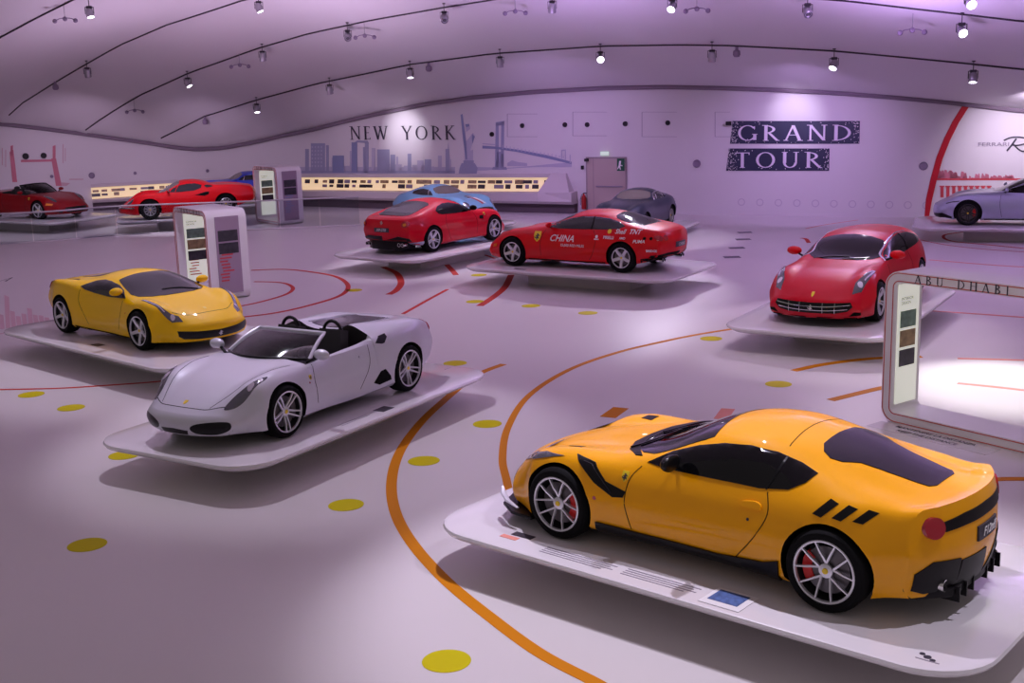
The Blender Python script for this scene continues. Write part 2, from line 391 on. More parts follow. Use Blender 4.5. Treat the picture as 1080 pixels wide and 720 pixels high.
def build_shell(c, NS=84, NB=12, NT=26):
    xf, xr = c['xf'], c['xr']; xs = []
    for i in range(NS+1):
        t = i/NS; t = t-.6*math.sin(2*PI*t)/(2*PI); xs.append(xr+(xf-xr)*t)
    if c.get('cock'):
        for e in c['cock'][:2]: xs += [e, e+(.012 if e == c['cock'][0] else -.012)]
        xs = sorted(xs); xs = [x for i, x in enumerate(xs) if i == 0 or x-xs[i-1] > 1e-4]
    bm = bmesh.new(); rows = []; ctr = []
    bf, br, lf, lr = c['bend']
    def bendx(x, y):
        s = 0
        a = (x-(xf-lf))/lf
        if a > 0: a = min(1, a); s -= bf*(a*a*(3-2*a))*min(1.2, abs(y)/.9)**2.3
        a = ((xr+lr)-x)/lr
        if a > 0: a = min(1, a); s += br*(a*a*(3-2*a))*min(1.2, abs(y)/.9)**2.3
        return x+s
    for x in xs:
        b, t = section(c, x)
        ck = c.get('cock') and c['cock'][0] >= x >= c['cock'][1]
        B = resample(b, NB); T = resample(t, NT, sharp=bool(ck))
        half = B+T[1:]
        rows.append(half)
    nh = len(rows[0])
    V = []
    for x, half in zip(xs, rows):
        L = [bm.verts.new((bendx(x, y), y, z)) for y, z in half]
        R = [L[0]]+[bm.verts.new((bendx(x, y), -y, z)) for y, z in half[1:-1]]+[L[-1]]
        V.append((L, R))
    def quad(a, b, cc, d, mi=0):
        vs = []
        for v in (a, b, cc, d):
            if v not in vs: vs.append(v)
        if len(vs) > 2:
            try: f = bm.faces.new(vs); f.material_index = mi
            except ValueError: pass
    ck = c.get('cock')
    for i in range(len(xs)-1):
        for s in (0, 1):
            A, Bn = V[i][s], V[i+1][s]
            for j in range(nh-1):
                mi = 1 if j < NB*.55 else 0
                if ck and ck[0]+.02 >= xs[i+1] and xs[i] >= ck[1]-.02 and j >= NB:
                    zz = min(A[j].co.z, A[j+1].co.z, Bn[j].co.z, Bn[j+1].co.z); yy = max(abs(A[j].co.y), abs(A[j+1].co.y))
                    if zz < c['bz'](xs[i])-.02 and yy < c['by'](xs[i])-.06: mi = 2
                quad(A[j], A[j+1], Bn[j+1], Bn[j], mi)
    for end, sg, bul in ((-1, 1, c['bulge'][0]), (0, -1, c['bulge'][1])):
        KR = 8
        for s in (0, 1):
            S = V[end][s]; side = 1 if s == 0 else -1
            Tn = S[NB:]; Bc = S[:NB+1][::-1]           # both run from the side to the centre
            cols = []
            for j in range(len(Tn)):
                f = j/(len(Tn)-1)*NB; k = min(NB-1, int(f)); 
                cols.append((Tn[j], f, k))
            # rings between top and bottom chain; bottom positions interpolated, last ring snaps to chain
            grid = []
            for (tv, f, k) in cols:
                bp = Bc[k].co.lerp(Bc[k+1].co, f-k); col = [tv]
                for r in range(1, KR):
                    t = r/KR; p = tv.co.lerp(bp, t)
                    w = min(1, abs(tv.co.z-bp.z)/.2)
                    x = p.x + sg*w*bul*(math.sin(PI*min(1, t*1.0))**.7)
                    col.append(('p', (x, p.y, p.z)))
                grid.append((col, bp))
            # build verts; centre column shared between sides through merge
            VV = []
            for (col, bp) in grid:
                VV.append([col[0]]+[bm.verts.new(q[1]) for q in col[1:]]+[bm.verts.new(bp)])
            for a, b in zip(VV, VV[1:]):
                for r in range(KR): quad(a[r], a[r+1], b[r+1], b[r])
    bmesh.ops.remove_doubles(bm, verts=bm.verts, dist=.0008)
    # close the small remaining slits along the bottom chain
    be = [e for e in bm.edges if e.is_boundary]
    if be: bmesh.ops.holes_fill(bm, edges=be, sides=0)
    bmesh.ops.recalc_face_normals(bm, faces=bm.faces)
    return bm
def ribbon(pts, w=.009):
    P = [Vector((p[0], p[1], 0)) for p in pts]; P = catmull(P, 5) if len(P) > 2 else P
    l, r = [], []
    for i, p in enumerate(P):
        d = (P[min(i+1, len(P)-1)]-P[max(i-1, 0)]).normalized(); n = Vector((-d.y, d.x, 0))*w/2
        l.append((p+n)[:2]); r.append((p-n)[:2])
    return [[l[i], l[i+1], r[i+1], r[i]] for i in range(len(l)-1)]
def smooth_poly(p, n=5): return [(v.x, v.y) for v in catmull([(a, b, 0) for a, b in p], n, True)]
def ring_poly(cx, cy, rx, ry=None, n=20): return [(cx+rx*math.cos(2*PI*k/n), cy+(ry or rx)*math.sin(2*PI*k/n)) for k in range(n)]

def clusters(polys):
    """outlines that touch stay one piece, the others become pieces of their own"""
    groups = []
    for p in polys:
        keys = {(round(a, 4), round(b, 4)) for a, b in p}; hit = [g for g in groups if g[0] & keys]
        ng = (set(keys), [p])
        for g in hit: ng = (ng[0] | g[0], g[1]+ng[1]); groups.remove(g)
        groups.append(ng)
    return [g[1] for g in groups]
def build_car(spec, loc, rz, label, ry=0, group=None, scale=1):
    c = {k: K(spec[k]) for k in ('bot', 'hw', 'zw', 'bz', 'by', 'tz', 'ty', 'cz', 'bl')}
    for k in ('xf', 'xr', 'bend', 'bulge'): c[k] = spec[k]
    if 'cock' in spec: c['cock'] = (spec['cock'][0], spec['cock'][1], K(spec['cock'][2]))
    root = empty('sports_car', loc, rz, 0, ry); tag(root, label, 'car', group)
    bm = build_shell(c, spec.get('NS', 84)); bvh = BVHTree.FromBMesh(bm)
    body = obj('body', bm, [M[spec['paint']], M['dark'], M[spec.get('inner', 'leather')]], None)
    wb, R = spec['wb'], spec['R']
    cb = bmesh.new(); wy = {}
    for x in (0, -wb):
        h = c['hw'](x); wy[x] = h-spec.get('inset', .02)
        Rr = spec.get('Rr', R) if x else R
        for s in (1, -1):
            rings = lathe(cb, [(Rr+spec.get('gap', .04), s*(h+.3)), (Rr+spec.get('gap', .04), s*(h-.40))], 40, 'y', (x, 0, Rr), cap=True)
    fixn(cb); cut = obj('cutter', cb, M['dark'], None)
    md = body.modifiers.new('b', 'BOOLEAN'); md.operation = 'DIFFERENCE'; md.object = cut; md.solver = 'EXACT'
    try: md.material_mode = 'TRANSFER'
    except Exception: pass
    dg = bpy.context.evaluated_depsgraph_get(); me = bpy.data.meshes.new_from_object(body.evaluated_get(dg))
    old = body.data; body.modifiers.clear(); body.data = me; me.name = 'body'
    me.polygons.foreach_set('use_smooth', [True]*len(me.polygons)); me.set_sharp_from_angle(angle=math.radians(33))
    bpy.data.meshes.remove(old); bpy.data.objects.remove(cut)
    body.parent = root
    for x in (0, -wb):
        Rr = spec.get('Rr', R) if x else R
        for s in (1, -1): wheel_sub(root, x, s*wy[x], s, Rr, spec['wheel'], spec.get('steer', 0) if x == 0 else 0, spec.get('caliper', 'disc'))
    root.scale = (scale,)*3
    for e in spec['parts']:
        name, view, mk = e[0], e[1], e[2]; polys = e[3]
        opt = e[4] if len(e) > 4 else {}
        if isinstance(polys, str): polys = [P2(polys)]
        if opt.get('sm'): polys = [smooth_poly(p) for p in polys]
        sides = {'S': ['L', 'R'], 'L': ['L'], 'R': ['R'], 'T': ['T'], 'F': ['F'], 'B': ['B'], 'TT': ['T', 'T-'], 'FF': ['F', 'F-'], 'BB': ['B', 'B-']}[view]
        for sd in sides:
            pp = polys
            if sd.endswith('-'): pp = [[((q[0], -q[1]) if sd[0] == 'T' else (-q[0], q[1])) for q in p] for p in polys]
            if view == 'T' and opt.get('mir'): pp = [p+[(q[0], -q[1]) for q in reversed(p) if abs(q[1]) > 1e-6] for p in polys]
            if view in 'FB' and opt.get('mir'): pp = [p+[(-q[0], q[1]) for q in reversed(p) if abs(q[0]) > 1e-6] for p in polys]
            for cl in clusters(pp):
                o = lay(name, fill2d(cl, opt.get('step', .05)), sd[0], bvh, M[mk], root, opt.get('off', .004), thick=opt.get('th', .012))
                if o and opt.get('label'): o['label'] = opt['label']
    for fn in spec.get('extra', []): fn(root, c, bvh, spec)
    return root
def decal_text(root, bvh, s, view, x, z, size, m, name='lettering', bold=0, off=.006, shear=0):
    bm = font_bm(s, size, 'CENTER', bold, shear)
    for v in bm.verts:
        # on the left side the text runs towards the rear, on the right side towards the front
        sx = -1 if view in ('L', 'F') else 1
        if view == 'F': sx = 1
        if view == 'B': sx = -1
        v.co = Vector((x+sx*v.co.x, z+v.co.y, 0))
    return lay(name, bm, view, bvh, M[m], root, .026 if 'plate' in name else off, thick=.004)
def decal_badge(root, bvh, view, x, z, h, name='shield_badge'):
    o = lay(name, fill2d([[(x+p[0]*h, z+p[1]*h) for p in SHIELD]], .05), view, bvh, M['shield'], root, .006)
    if o:
        s = -1 if view == 'L' else 1
        lay('horse_emblem', fill2d([[(x+s*p[0]*h*.72, z+p[1]*h*.72-.02*h) for p in HORSE]], .05), view, bvh, M['ink'], o, .010, thick=.004)
def mirrors(x, z, y, m='black', m2=None, sz=1.):
    def f(root, c, bvh, spec):
        for s in (1, -1):
            bm = bmesh.new()
            tube(bm, [(x+.06, s*(y-.14), z-.09), (x+.03, s*(y-.05), z-.05), (x, s*(y+.02), z-.01)], [.022, .02, .03], 8)
            fixn(bm); st = obj('wing_mirror', bm, M['black'], root)
            bm = bmesh.new()
            bmesh.ops.create_uvsphere(bm, u_segments=16, v_segments=10, radius=1)
            for v in bm.verts:
                q = v.co.copy(); v.co = Vector((x-.005+q.x*.075*sz*(1 if q.x > 0 else .35), s*(y+.07)+q.y*.115*sz, z+.015+q.z*.065*sz))
            obj('mirror_housing', bm, M[m2 or spec['paint']], st)
    return f
def exhausts(ys, z, x, r=.045):
    def f(root, c, bvh, spec):
        for y in ys:
            bm = bmesh.new(); lathe(bm, [(r*.85, .12), (r, .1), (r, -.04), (r*.82, -.04), (r*.8, .1), (.001, .11)], 20, 'x', (x, y, z)); fixn(bm)
            obj('exhaust_pipe', bm, M['chrome'], root)
    return f
def slabx(name, mk, pts, z0, z1, mir=True, bev=.008):
    """horizontal plate (x,y outline) such as a splitter or a diffuser shelf"""
    def f(root, c, bvh, spec):
        bm = bmesh.new(); P = P2(pts)
        if mir: P = P+[(a, -b) for a, b in reversed(P) if abs(b) > 1e-6]
        vs = [bm.verts.new((a, b, z0)) for a, b in P]; fc = bm.faces.new(vs)
        r = bmesh.ops.extrude_face_region(bm, geom=[fc])
        for g in r['geom']:
            if isinstance(g, bmesh.types.BMVert): g.co.z = z1
        fixn(bm); bmesh.ops.bevel(bm, geom=bm.edges[:], offset=bev, segments=1, affect='EDGES')
        obj(name, bm, M[mk], root)
    return f
def sheet(name, rows, m, parent, th=.006):
    """curved sheet from rows of 3-D points with thickness"""
    bm = bmesh.new(); V = [[bm.verts.new(p) for p in r] for r in rows]
    for a, b in zip(V, V[1:]):
        for i in range(len(a)-1): bm.faces.new((a[i], a[i+1], b[i+1], b[i]))
    fixn(bm); bmesh.ops.solidify(bm, geom=bm.faces[:], thickness=th)
    return obj(name, bm, m, parent)
def open_top(xb, zb, yb, xt, zt, yt, seats=(-1.35,), hoops=None, seatm='leather', pillar='black', wheelm='leather', lhd=1):
    """windscreen with frame, seats, steering wheel, roll hoops"""
    def f(root, c, bvh, spec):
        rows = []
        for i in range(9):
            t = i/8; r = []
            for k in range(13):
                q = -1+2*k/12
                bx, by_, bz_ = xb-.34*q*q, yb*q, zb+.01-.05*q*q
                tx, ty_, tz_ = xt-.14*q*q, yt*q, zt-.035*q*q
                r.append((bx*(1-t)+tx*t, by_*(1-t)+ty_*t, bz_*(1-t)+tz_*t+.03*math.sin(PI*t)))
            rows.append(r)
        ws = sheet('windshield', rows, M['glass'], root)
        bm = bmesh.new(); L = [rows[i][0] for i in range(9)]+rows[8][1:-1]+[rows[i][12] for i in range(8, -1, -1)]
        tube(bm, L, .026, 8); fixn(bm); obj('windshield_frame', bm, M[pillar], root)
        bm = bmesh.new(); tube(bm, rows[0], .02, 8); fixn(bm); obj('windshield_seal', bm, M['black'], root)
        bm = bmesh.new(); tube(bm, [(xt+.02, 0, zt-.04), (xt+.06, 0, zt-.1)], .008, 6); box(bm, xt+.05, xt+.07, -.11, .11, zt-.14, zt-.085); fixn(bm); obj('rear_view_mirror', bm, M['black'], root)
        # dashboard
        bm = bmesh.new(); x0 = c['cock'][0]
        secs = []
        for k in range(15):
            q = -1+2*k/14; y = q*(yb+.02)
            bump = .05*math.exp(-((y-.36*lhd)/.2)**2)
            secs.append([bm.verts.new(p) for p in ((x0+.03, y, zb-.06-.05*q*q), (x0-.15, y, zb-.045+bump-.05*q*q), (x0-.33, y, zb-.10+bump-.04*q*q), (x0-.36, y, zb-.22), (x0-.28, y, .5))])
        for a, b in zip(secs, secs[1:]):
            for i in range(4): bm.faces.new((a[i], a[i+1], b[i+1], b[i]))
        fixn(bm); obj('dashboard', bm, M['leather'], root)
        bm = bmesh.new(); mt = Matrix.Translation((x0-.50, .36*lhd, zb-.13)) @ Matrix.Rotation(math.radians(68), 4, 'Y')
        ptsw = [mt @ Vector((.18*math.cos(a*PI/12), .18*math.sin(a*PI/12), 0)) for a in range(24)]
        tube(bm, ptsw, .016, 8, closed=True)
        for a in (0, 3.5, 2.8): tube(bm, [mt @ Vector((0, 0, 0)), mt @ Vector((.17*math.cos(a+PI/2), .17*math.sin(a+PI/2), 0))], .014, 6)
        tube(bm, [mt @ Vector((0, 0, 0)), mt @ Vector((0, 0, .16))], .03, 8)
        fixn(bm); obj('steering_wheel', bm, M[wheelm], root)
        for sx in seats:
            for s in (1, -1):
                bm = bmesh.new()
                # bucket seat: cushion and backrest as rounded shells
                def pad(mtx, a, b, h, taper=1.):
                    b2 = bmesh.new(); bmesh.ops.create_cube(b2, size=2)
                    bmesh.ops.subdivide_edges(b2, edges=b2.edges, cuts=2, use_grid_fill=True)
                    for v in b2.verts:
                        r = v.co; k = 1-(1-taper)*(r.x+1)/2
                        v.co = Vector((r.x*a, r.y*b*k*(1-.06*r.x*r.x), r.z*h+(.05 if abs(r.y) > .9 and r.z > 0 else 0)))
                    bmesh.ops.bevel(b2, geom=b2.edges[:], offset=.008, segments=1, affect='EDGES') if False else None
                    mp = [bm.verts.new(mtx @ v.co) for v in b2.verts]; b2.verts.index_update()
                    for fce in b2.faces: bm.faces.new([mp[v.index] for v in fce.verts])
                    b2.free()
                pad(Matrix.Translation((sx+.12, s*.37, .50)), .27, .24, .07)
                pad(Matrix.Translation((sx-.20, s*.37, .75)) @ Matrix.Rotation(math.radians(-104), 4, 'Y'), .30, .24, .06, .8)
                bmesh.ops.recalc_face_normals(bm, faces=bm.faces)
                st = obj('seat', bm, M[seatm], root, 50)
                bm = bmesh.new(); bmesh.ops.create_uvsphere(bm, u_segments=14, v_segments=8, radius=1)
                for v in bm.verts: v.co = Vector((sx-.30+v.co.x*.05, s*.37+v.co.y*.13, zt-.14+v.co.z*.07))
                obj('headrest', bm, M[seatm], st)
                if hoops:
                    hx, hz, hr = hoops; bm = bmesh.new()
                    pts = [(hx, s*.37+hr*math.cos(a), hz+hr*1.15*math.sin(a)) for a in [PI*k/14 for k in range(15)]]
                    pts = [(hx, s*.37+hr, hz-.12)]+pts+[(hx, s*.37-hr, hz-.12)]
                    tube(bm, pts, .024, 8); fixn(bm); obj('roll_hoop', bm, M['black'], root)
    return f

# wheel styles: spokes, half-gap of double spokes (0 single), material, rim radius, inner width, outer width
W10 = (10, .0, M['rim'], .262, .020, .018)
WTDF = (5, .07, M['rim'], .265, .024, .015)
W5D = (5, .036, M['rim'], .262, .030, .022)
W5 = (5, 0, M['rim'], .255, .075, .055)
W5B = (5, 0, M['rim'], .235, .095, .07)
W5S = (5, .03, M['rim'], .25, .04, .026)
WROMA = (5, .04, M['rimdark'], .265, .05, .028)
WWIRE = (16, .012, M['steel'], .205, .010, .008)
WDINO = (10, 0, M['steel'], .19, .04, .05)

# ------------------------------------------------------------------ the cars' shapes (x forward from the front axle, z from the platform)
BASEZW = '-4:.55 -2.7:.52 -1.3:.47 0:.52 .6:.45 1:.4'
def front_line(x): return x
TDF = dict(paint='amber', caliper='caliper', wb=2.72, R=.35, xf=.94, xr=-3.60, bend=(.40, .34, .72, .75), bulge=(.05, .05), wheel=WTDF, inset=.012,
  cz='-3.716:.955 -3.66:.968 -3.5:.955 -3.3:.975 -3.0:1.045 -2.6:1.155 -2.2:1.238 -1.85:1.27 -1.55:1.255 -1.35:1.205 -.62:.905 -.4:.875 .2:.79 .6:.68 .82:.575 .9:.51 .94:.46',
  tz='-3.716:.935 -3.66:.948 -3.4:.925 -3.0:.97 -2.6:1.085 -2.2:1.165 -1.9:1.195 -1.6:1.18 -1.35:1.115 -.85:.925 -.6:.885 0:.80 .5:.69 .8:.57 .94:.44',
  ty='-3.716:.60 -3.2:.55 -2.6:.50 -2.0:.535 -1.5:.545 -1.0:.60 -.65:.63 -.3:.50 .5:.45 .94:.40',
  bz='-3.716:.90 -3.64:.915 -3.4:.895 -3.0:.90 -2.72:.895 -2.4:.875 -1.9:.84 -1.4:.82 -.8:.80 -.4:.80 0:.80 .3:.765 .6:.66 .82:.53 .94:.40',
  by='-3.716:.73 -3.3:.80 -2.8:.86 -2.4:.85 -1.8:.82 -1.2:.815 -.7:.83 -.2:.85 .3:.84 .6:.80 .94:.68',
  hw='-3.716:.83 -3.4:.91 -3.0:.965 -2.72:.985 -2.4:.97 -2.0:.93 -1.3:.915 -.7:.935 -.3:.965 0:.98 .3:.965 .6:.92 .94:.76',
  bot='-3.716:.24 -3.4:.20 -3.15:.17 -2.4:.15 -.5:.15 .3:.16 .94:.15', zw='-3.716:.60 -2.7:.55 -1.5:.50 0:.52 .6:.45 .94:.32',
  bl='-3.716:.01 -3.3:.02 -2.9:.03 -2.3:.035 -1.6:.045 -.95:.03 -.6:.015 0:.045 .5:.03 .94:.01',
  parts=[
   ('side_window', 'S', 'glassblk', "-.90,.875 -1.10,.985 -1.35,1.075 -1.60,1.135 -1.85,1.155 -2.10,1.14 -2.33,1.095 -2.50,1.045 -2.44,.98 -2.32,.915 -2.05,.875 -1.5,.865 -1.1,.86", {'off': .006}),
   ('window_divider', 'S', 'black', ribbon([(-2.12, .88), (-2.17, 1.0), (-2.20, 1.12)], .018), {'off': .010}),
   ('windshield', 'T', 'glassblk', "-.52,0 -.54,.30 -.62,.50 -.76,.62 -.90,.655 -1.15,.62 -1.38,.565 -1.46,.535 -1.43,.30 -1.40,0", {'mir': 1, 'off': .006}),
   ('wiper_cowl', 'T', 'carbon', "-.44,0 -.46,.32 -.56,.55 -.72,.685 -.80,.69 -.70,.58 -.58,.40 -.54,.2 -.53,0", {'mir': 1, 'off': .009}),
   ('windshield_wiper', 'T', 'black', [ribbon([(-.56, .52), (-.66, .2), (-.70, -.12)], .022)[0]]+ribbon([(-.56, .52), (-.66, .2), (-.70, -.12)], .022)+ribbon([(-.54, -.05), (-.64, -.35), (-.72, -.5)], .022), {'off': .022}),
   ('rear_window', 'T', 'glasspurple', "-2.36,0 -2.37,.30 -2.42,.40 -2.50,.45 -2.60,.43 -2.72,.34 -2.88,.30 -3.14,.265 -3.26,.245 -3.30,.18 -3.30,0", {'mir': 1, 'off': .007}),
   ('roof_seam', 'T', 'dark', ribbon([(-2.16, -.50), (-2.13, 0), (-2.16, .50)], .007), {'off': .002, 'th': .006}),
   ('fender_vent', 'S', 'black', "-.14,.825 -.38,.80 -.54,.665 -.76,.61 -.74,.555 -.63,.54 -.42,.635 -.27,.74", {'off': .005}),
   ('fender_vent_blade', 'S', 'carbon', "-.26,.79 -.36,.78 -.58,.61 -.62,.575 -.50,.62", {'off': .02}),
   ('side_louvre', 'S', 'black', "-2.58,.795 -2.66,.78 -2.78,.90 -2.70,.92", {'off': .004}),
   ('side_louvre', 'S', 'black', "-2.75,.795 -2.83,.785 -2.94,.89 -2.86,.905", {'off': .004}),
   ('side_louvre', 'S', 'black', "-2.92,.80 -3.00,.79 -3.10,.88 -3.02,.895", {'off': .004}),
   ('side_skirt', 'S', 'carbon', "-.44,.12 -.44,.27 -.9,.255 -1.7,.25 -2.15,.29 -2.31,.34 -2.31,.14", {'off': .022, 'th': .05}),
   ('door_seam', 'S', 'dark', ribbon([(-.86, .84), (-.78, .72), (-.76, .5), (-.82, .27)], .008)+ribbon([(-2.14, .865), (-2.18, .70), (-2.08, .50), (-1.92, .30), (-1.88, .255)], .008), {'off': .002, 'th': .006}),
   ('door_handle', 'S', 'amber', "-1.93,.715 -2.10,.715 -2.11,.755 -2.05,.77 -1.93,.75", {'off': .016, 'th': .03, 'sm': 1}),
   ('keyhole', 'S', 'ink', [ring_poly(-2.0, .62, .013)], {'off': .003}),
   ('side_marker', 'S', 'taillight', [ring_poly(-.44, .50, .018)], {'off': .003}),
   ('headlight', 'S', 'lampglass', "-.02,.80 .22,.79 .46,.73 .66,.61 .74,.54 .62,.59 .40,.69 .16,.76", {'off': .006}),
   ('nose_duct', 'TT', 'black', "-.05,.56 -.08,.66 .06,.67 .10,.60", {'off': .004}),
   ('front_grille', 'F', 'black', "0,.20 .45,.20 .62,.26 .60,.40 .40,.44 0,.45", {'mir': 1}),
   ('taillight', 'BB', 'taillight', [ring_poly(.655, .79, .08, .085)], {'off': .022, 'th': .03}),
   ('tail_band', 'B', 'carbon', "0,.765 .35,.76 .56,.745 .59,.82 .35,.855 0,.865", {'mir': 1, 'off': .008}),
   ('rear_bumper_vent', 'BB', 'carbon', "-.40,.50 -.66,.52 -.79,.44 -.79,.30 -.70,.26 -.42,.26", {'off': .012}),
   ('number_plate', 'B', 'ink', "-.19,.58 .19,.58 .19,.70 -.19,.70", {'off': .016, 'th': .02}),
   ('rear_diffuser', 'B', 'carbon', "0,.25 0,.48 .38,.48 .42,.26", {'mir': 1, 'off': .01}),
  ],
  extra=[mirrors(-1.26, .96, .86, 'black', 'black', 1.15), exhausts((.55, .43, -.43, -.55), .30, -3.50, .05),
         slabx('rear_diffuser_shelf', 'carbon', '-3.10,0 -3.10,.70 -3.38,.72 -3.58,.50 -3.62,0', .20, .27),
         slabx('front_splitter', 'carbon', '.35,0 .35,.92 .62,.90 .86,.74 .99,.40 1.02,0', .10, .135),
         lambda root, c, b, s: [tag(o, None) for o in ()] or [decal_badge(root, b, v, -.73, .735, .09) for v in 'LR'] and None,
         lambda root, c, b, s: decal_text(root, b, 'F12tdf', 'B', 0, .61, .10, 'white', 'plate_lettering', shear=.3)])
def tdf_extra(root, c, bvh, spec):
    for s in (1, -1):      # silver winglet at the bumper corner
        bm = bmesh.new()
        tube(bm, [(.50, s*.935, .20), (.66, s*.90, .235), (.80, s*.80, .25), (.86, s*.74, .30)], [.014, .03, .03, .012], 8, flat=.5); fixn(bm)
        tag(obj('bumper_winglet', bm, M['silver'], root), 'silver winglet')
    for k in range(-3, 4):
        if k == 0: continue
        bm = bmesh.new(); box(bm, -3.62, -3.40, k*.15-.008, k*.15+.008, .15, .27); obj('diffuser_fin', bm, M['carbon'], root)
TDF['extra'].append(tdf_extra)

SPIDER = dict(paint='silver', wb=2.60, R=.335, xf=.99, xr=-3.52, bend=(.42, .22, .72, .7), bulge=(.05, .05), wheel=W5D,
  cz='-3.52:.86 -3.4:.905 -3.1:.945 -2.6:.965 -2.0:.965 -1.9:.96 -.42:.87 -.25:.845 .2:.76 .6:.635 .85:.525 .99:.45',
  tz='-3.52:.85 -3.4:.90 -3.1:.955 -2.6:1.0 -2.2:1.04 -1.9:1.06 -.5:.84 -.25:.825 .2:.755 .6:.63 .85:.52 .99:.44',
  ty='-3.52:.55 -2.5:.52 -1.9:.46 -.5:.66 0:.50 .6:.42 .99:.36',
  bz='-3.52:.83 -3.35:.88 -3.0:.925 -2.6:.94 -2.2:.92 -1.9:.895 -1.5:.855 -1.0:.825 -.5:.80 -.2:.80 0:.795 .3:.75 .6:.63 .85:.51 .99:.43',
  by='-3.52:.68 -3.1:.79 -2.6:.84 -2.1:.84 -1.6:.835 -1.0:.825 -.5:.83 0:.83 .4:.79 .7:.73 .99:.62',
  hw='-3.52:.79 -3.2:.87 -2.8:.94 -2.5:.955 -2.1:.945 -1.6:.915 -1.0:.90 -.5:.915 0:.945 .35:.93 .7:.86 .99:.72',
  bot='-3.52:.34 -3.1:.22 -2.2:.15 -.5:.15 .4:.17 .99:.20', zw='-3.52:.58 -2.6:.55 -1.3:.46 0:.52 .6:.44 .99:.33',
  bl='-3.52:.01 -2.6:.03 -2.0:.03 -1.9:.02 -.5:.01 0:.04 .5:.035 .99:.01',
  cock=(-.52, -1.86, '-1.86:.62 -1.8:.45 -.9:.36 -.52:.36'), inner='leather',
  parts=[
   ('headlight', 'TT', 'lampglass', ".74,.575 .66,.665 .48,.745 .28,.785 .16,.775 .22,.735 .40,.67 .58,.60", {'sm': 1, 'off': .005}),
   ('headlight_reflector', 'TT', 'lampbright', [ring_poly(.40, .715, .055, .035)], {'off': .010, 'th': .004}),
   ('headlight_reflector', 'TT', 'lampbright', [ring_poly(.27, .755, .035, .026)], {'off': .010, 'th': .004}),
   ('bumper_intake', 'FF', 'black', ".26,.29 .31,.245 .44,.225 .58,.23 .68,.27 .70,.33 .66,.375 .52,.38 .36,.36 .28,.33", {'sm': 1, 'off': .004}),
   ('bumper_intake_centre', 'F', 'black', "0,.215 .20,.215 .22,.27 0,.285", {'mir': 1, 'off': .004}),
   ('nose_seam', 'T', 'dark', ribbon([(.70, -.60), (.84, -.35), (.88, 0), (.84, .35), (.70, .60)], .007), {'off': .002, 'th': .005}),
   ('hood_seam', 'TT', 'dark', ribbon([(.80, .40), (.45, .56), (0, .66), (-.34, .70)], .006), {'off': .002, 'th': .005}),
   ('side_intake', 'S', 'black', "-1.90,.83 -2.02,.905 -2.16,.915 -2.17,.87 -2.08,.80 -2.02,.80", {'off': .006}),
   ('sill_intake', 'S', 'dark', "-1.78,.30 -1.92,.44 -2.02,.45 -2.14,.33 -2.16,.27 -1.9,.25", {'off': .004}),
   ('door_seam', 'S', 'dark', ribbon([(-.62, .80), (-.58, .6), (-.62, .3)], .007)+ribbon([(-1.75, .84), (-1.72, .6), (-1.60, .42), (-1.5, .28)], .007), {'off': .002, 'th': .005}),
   ('door_handle', 'S', 'silver', "-1.52,.70 -1.66,.71 -1.66,.735 -1.52,.73", {'off': .012, 'th': .02}),
   ('side_marker', 'S', 'taillight', [ring_poly(-.47, .60, .012)], {'off': .003}),
   ('engine_cover_glass', 'T', 'glassgrey', "-2.02,0 -2.02,.33 -2.20,.35 -2.80,.33 -2.95,.27 -2.97,0", {'mir': 1, 'off': .006}),
   ('engine_cover_frame', 'TT', 'silver', ribbon([(-2.0, .37), (-2.4, .385), (-2.85, .37), (-3.0, .28)], .02), {'off': .012}),
   ('taillight', 'BB', 'taillight', [ring_poly(.62, .76, .075)], {'off': .022, 'th': .03}),
   ('rear_grille', 'B', 'carbon', "0,.36 .5,.36 .66,.46 .62,.56 0,.58", {'mir': 1}),
   ('deck_stripe', 'TT', 'taillight', "-3.36,.58 -3.43,.50 -3.45,.64 -3.40,.68", {'off': .006}),
  ],
  extra=[mirrors(-.72, .90, .84, 'black', 'silver', 1.1), open_top(-.38, .87, .70, -1.08, 1.11, .56, (-1.35,), (-1.62, .97, .16), 'leather', 'silver'),
         exhausts((.5, .38, -.38, -.5), .30, -3.45, .045),
         lambda root, c, b, s: lay('nose_badge', fill2d([[( .80+p[1]*-.07, p[0]*.07) for p in SHIELD]], .05), 'T', b, M['shield'], root, .005, thick=.004),
         lambda root, c, b, s: [decal_badge(root, b, v, -.50, .66, .06) for v in 'LR']])

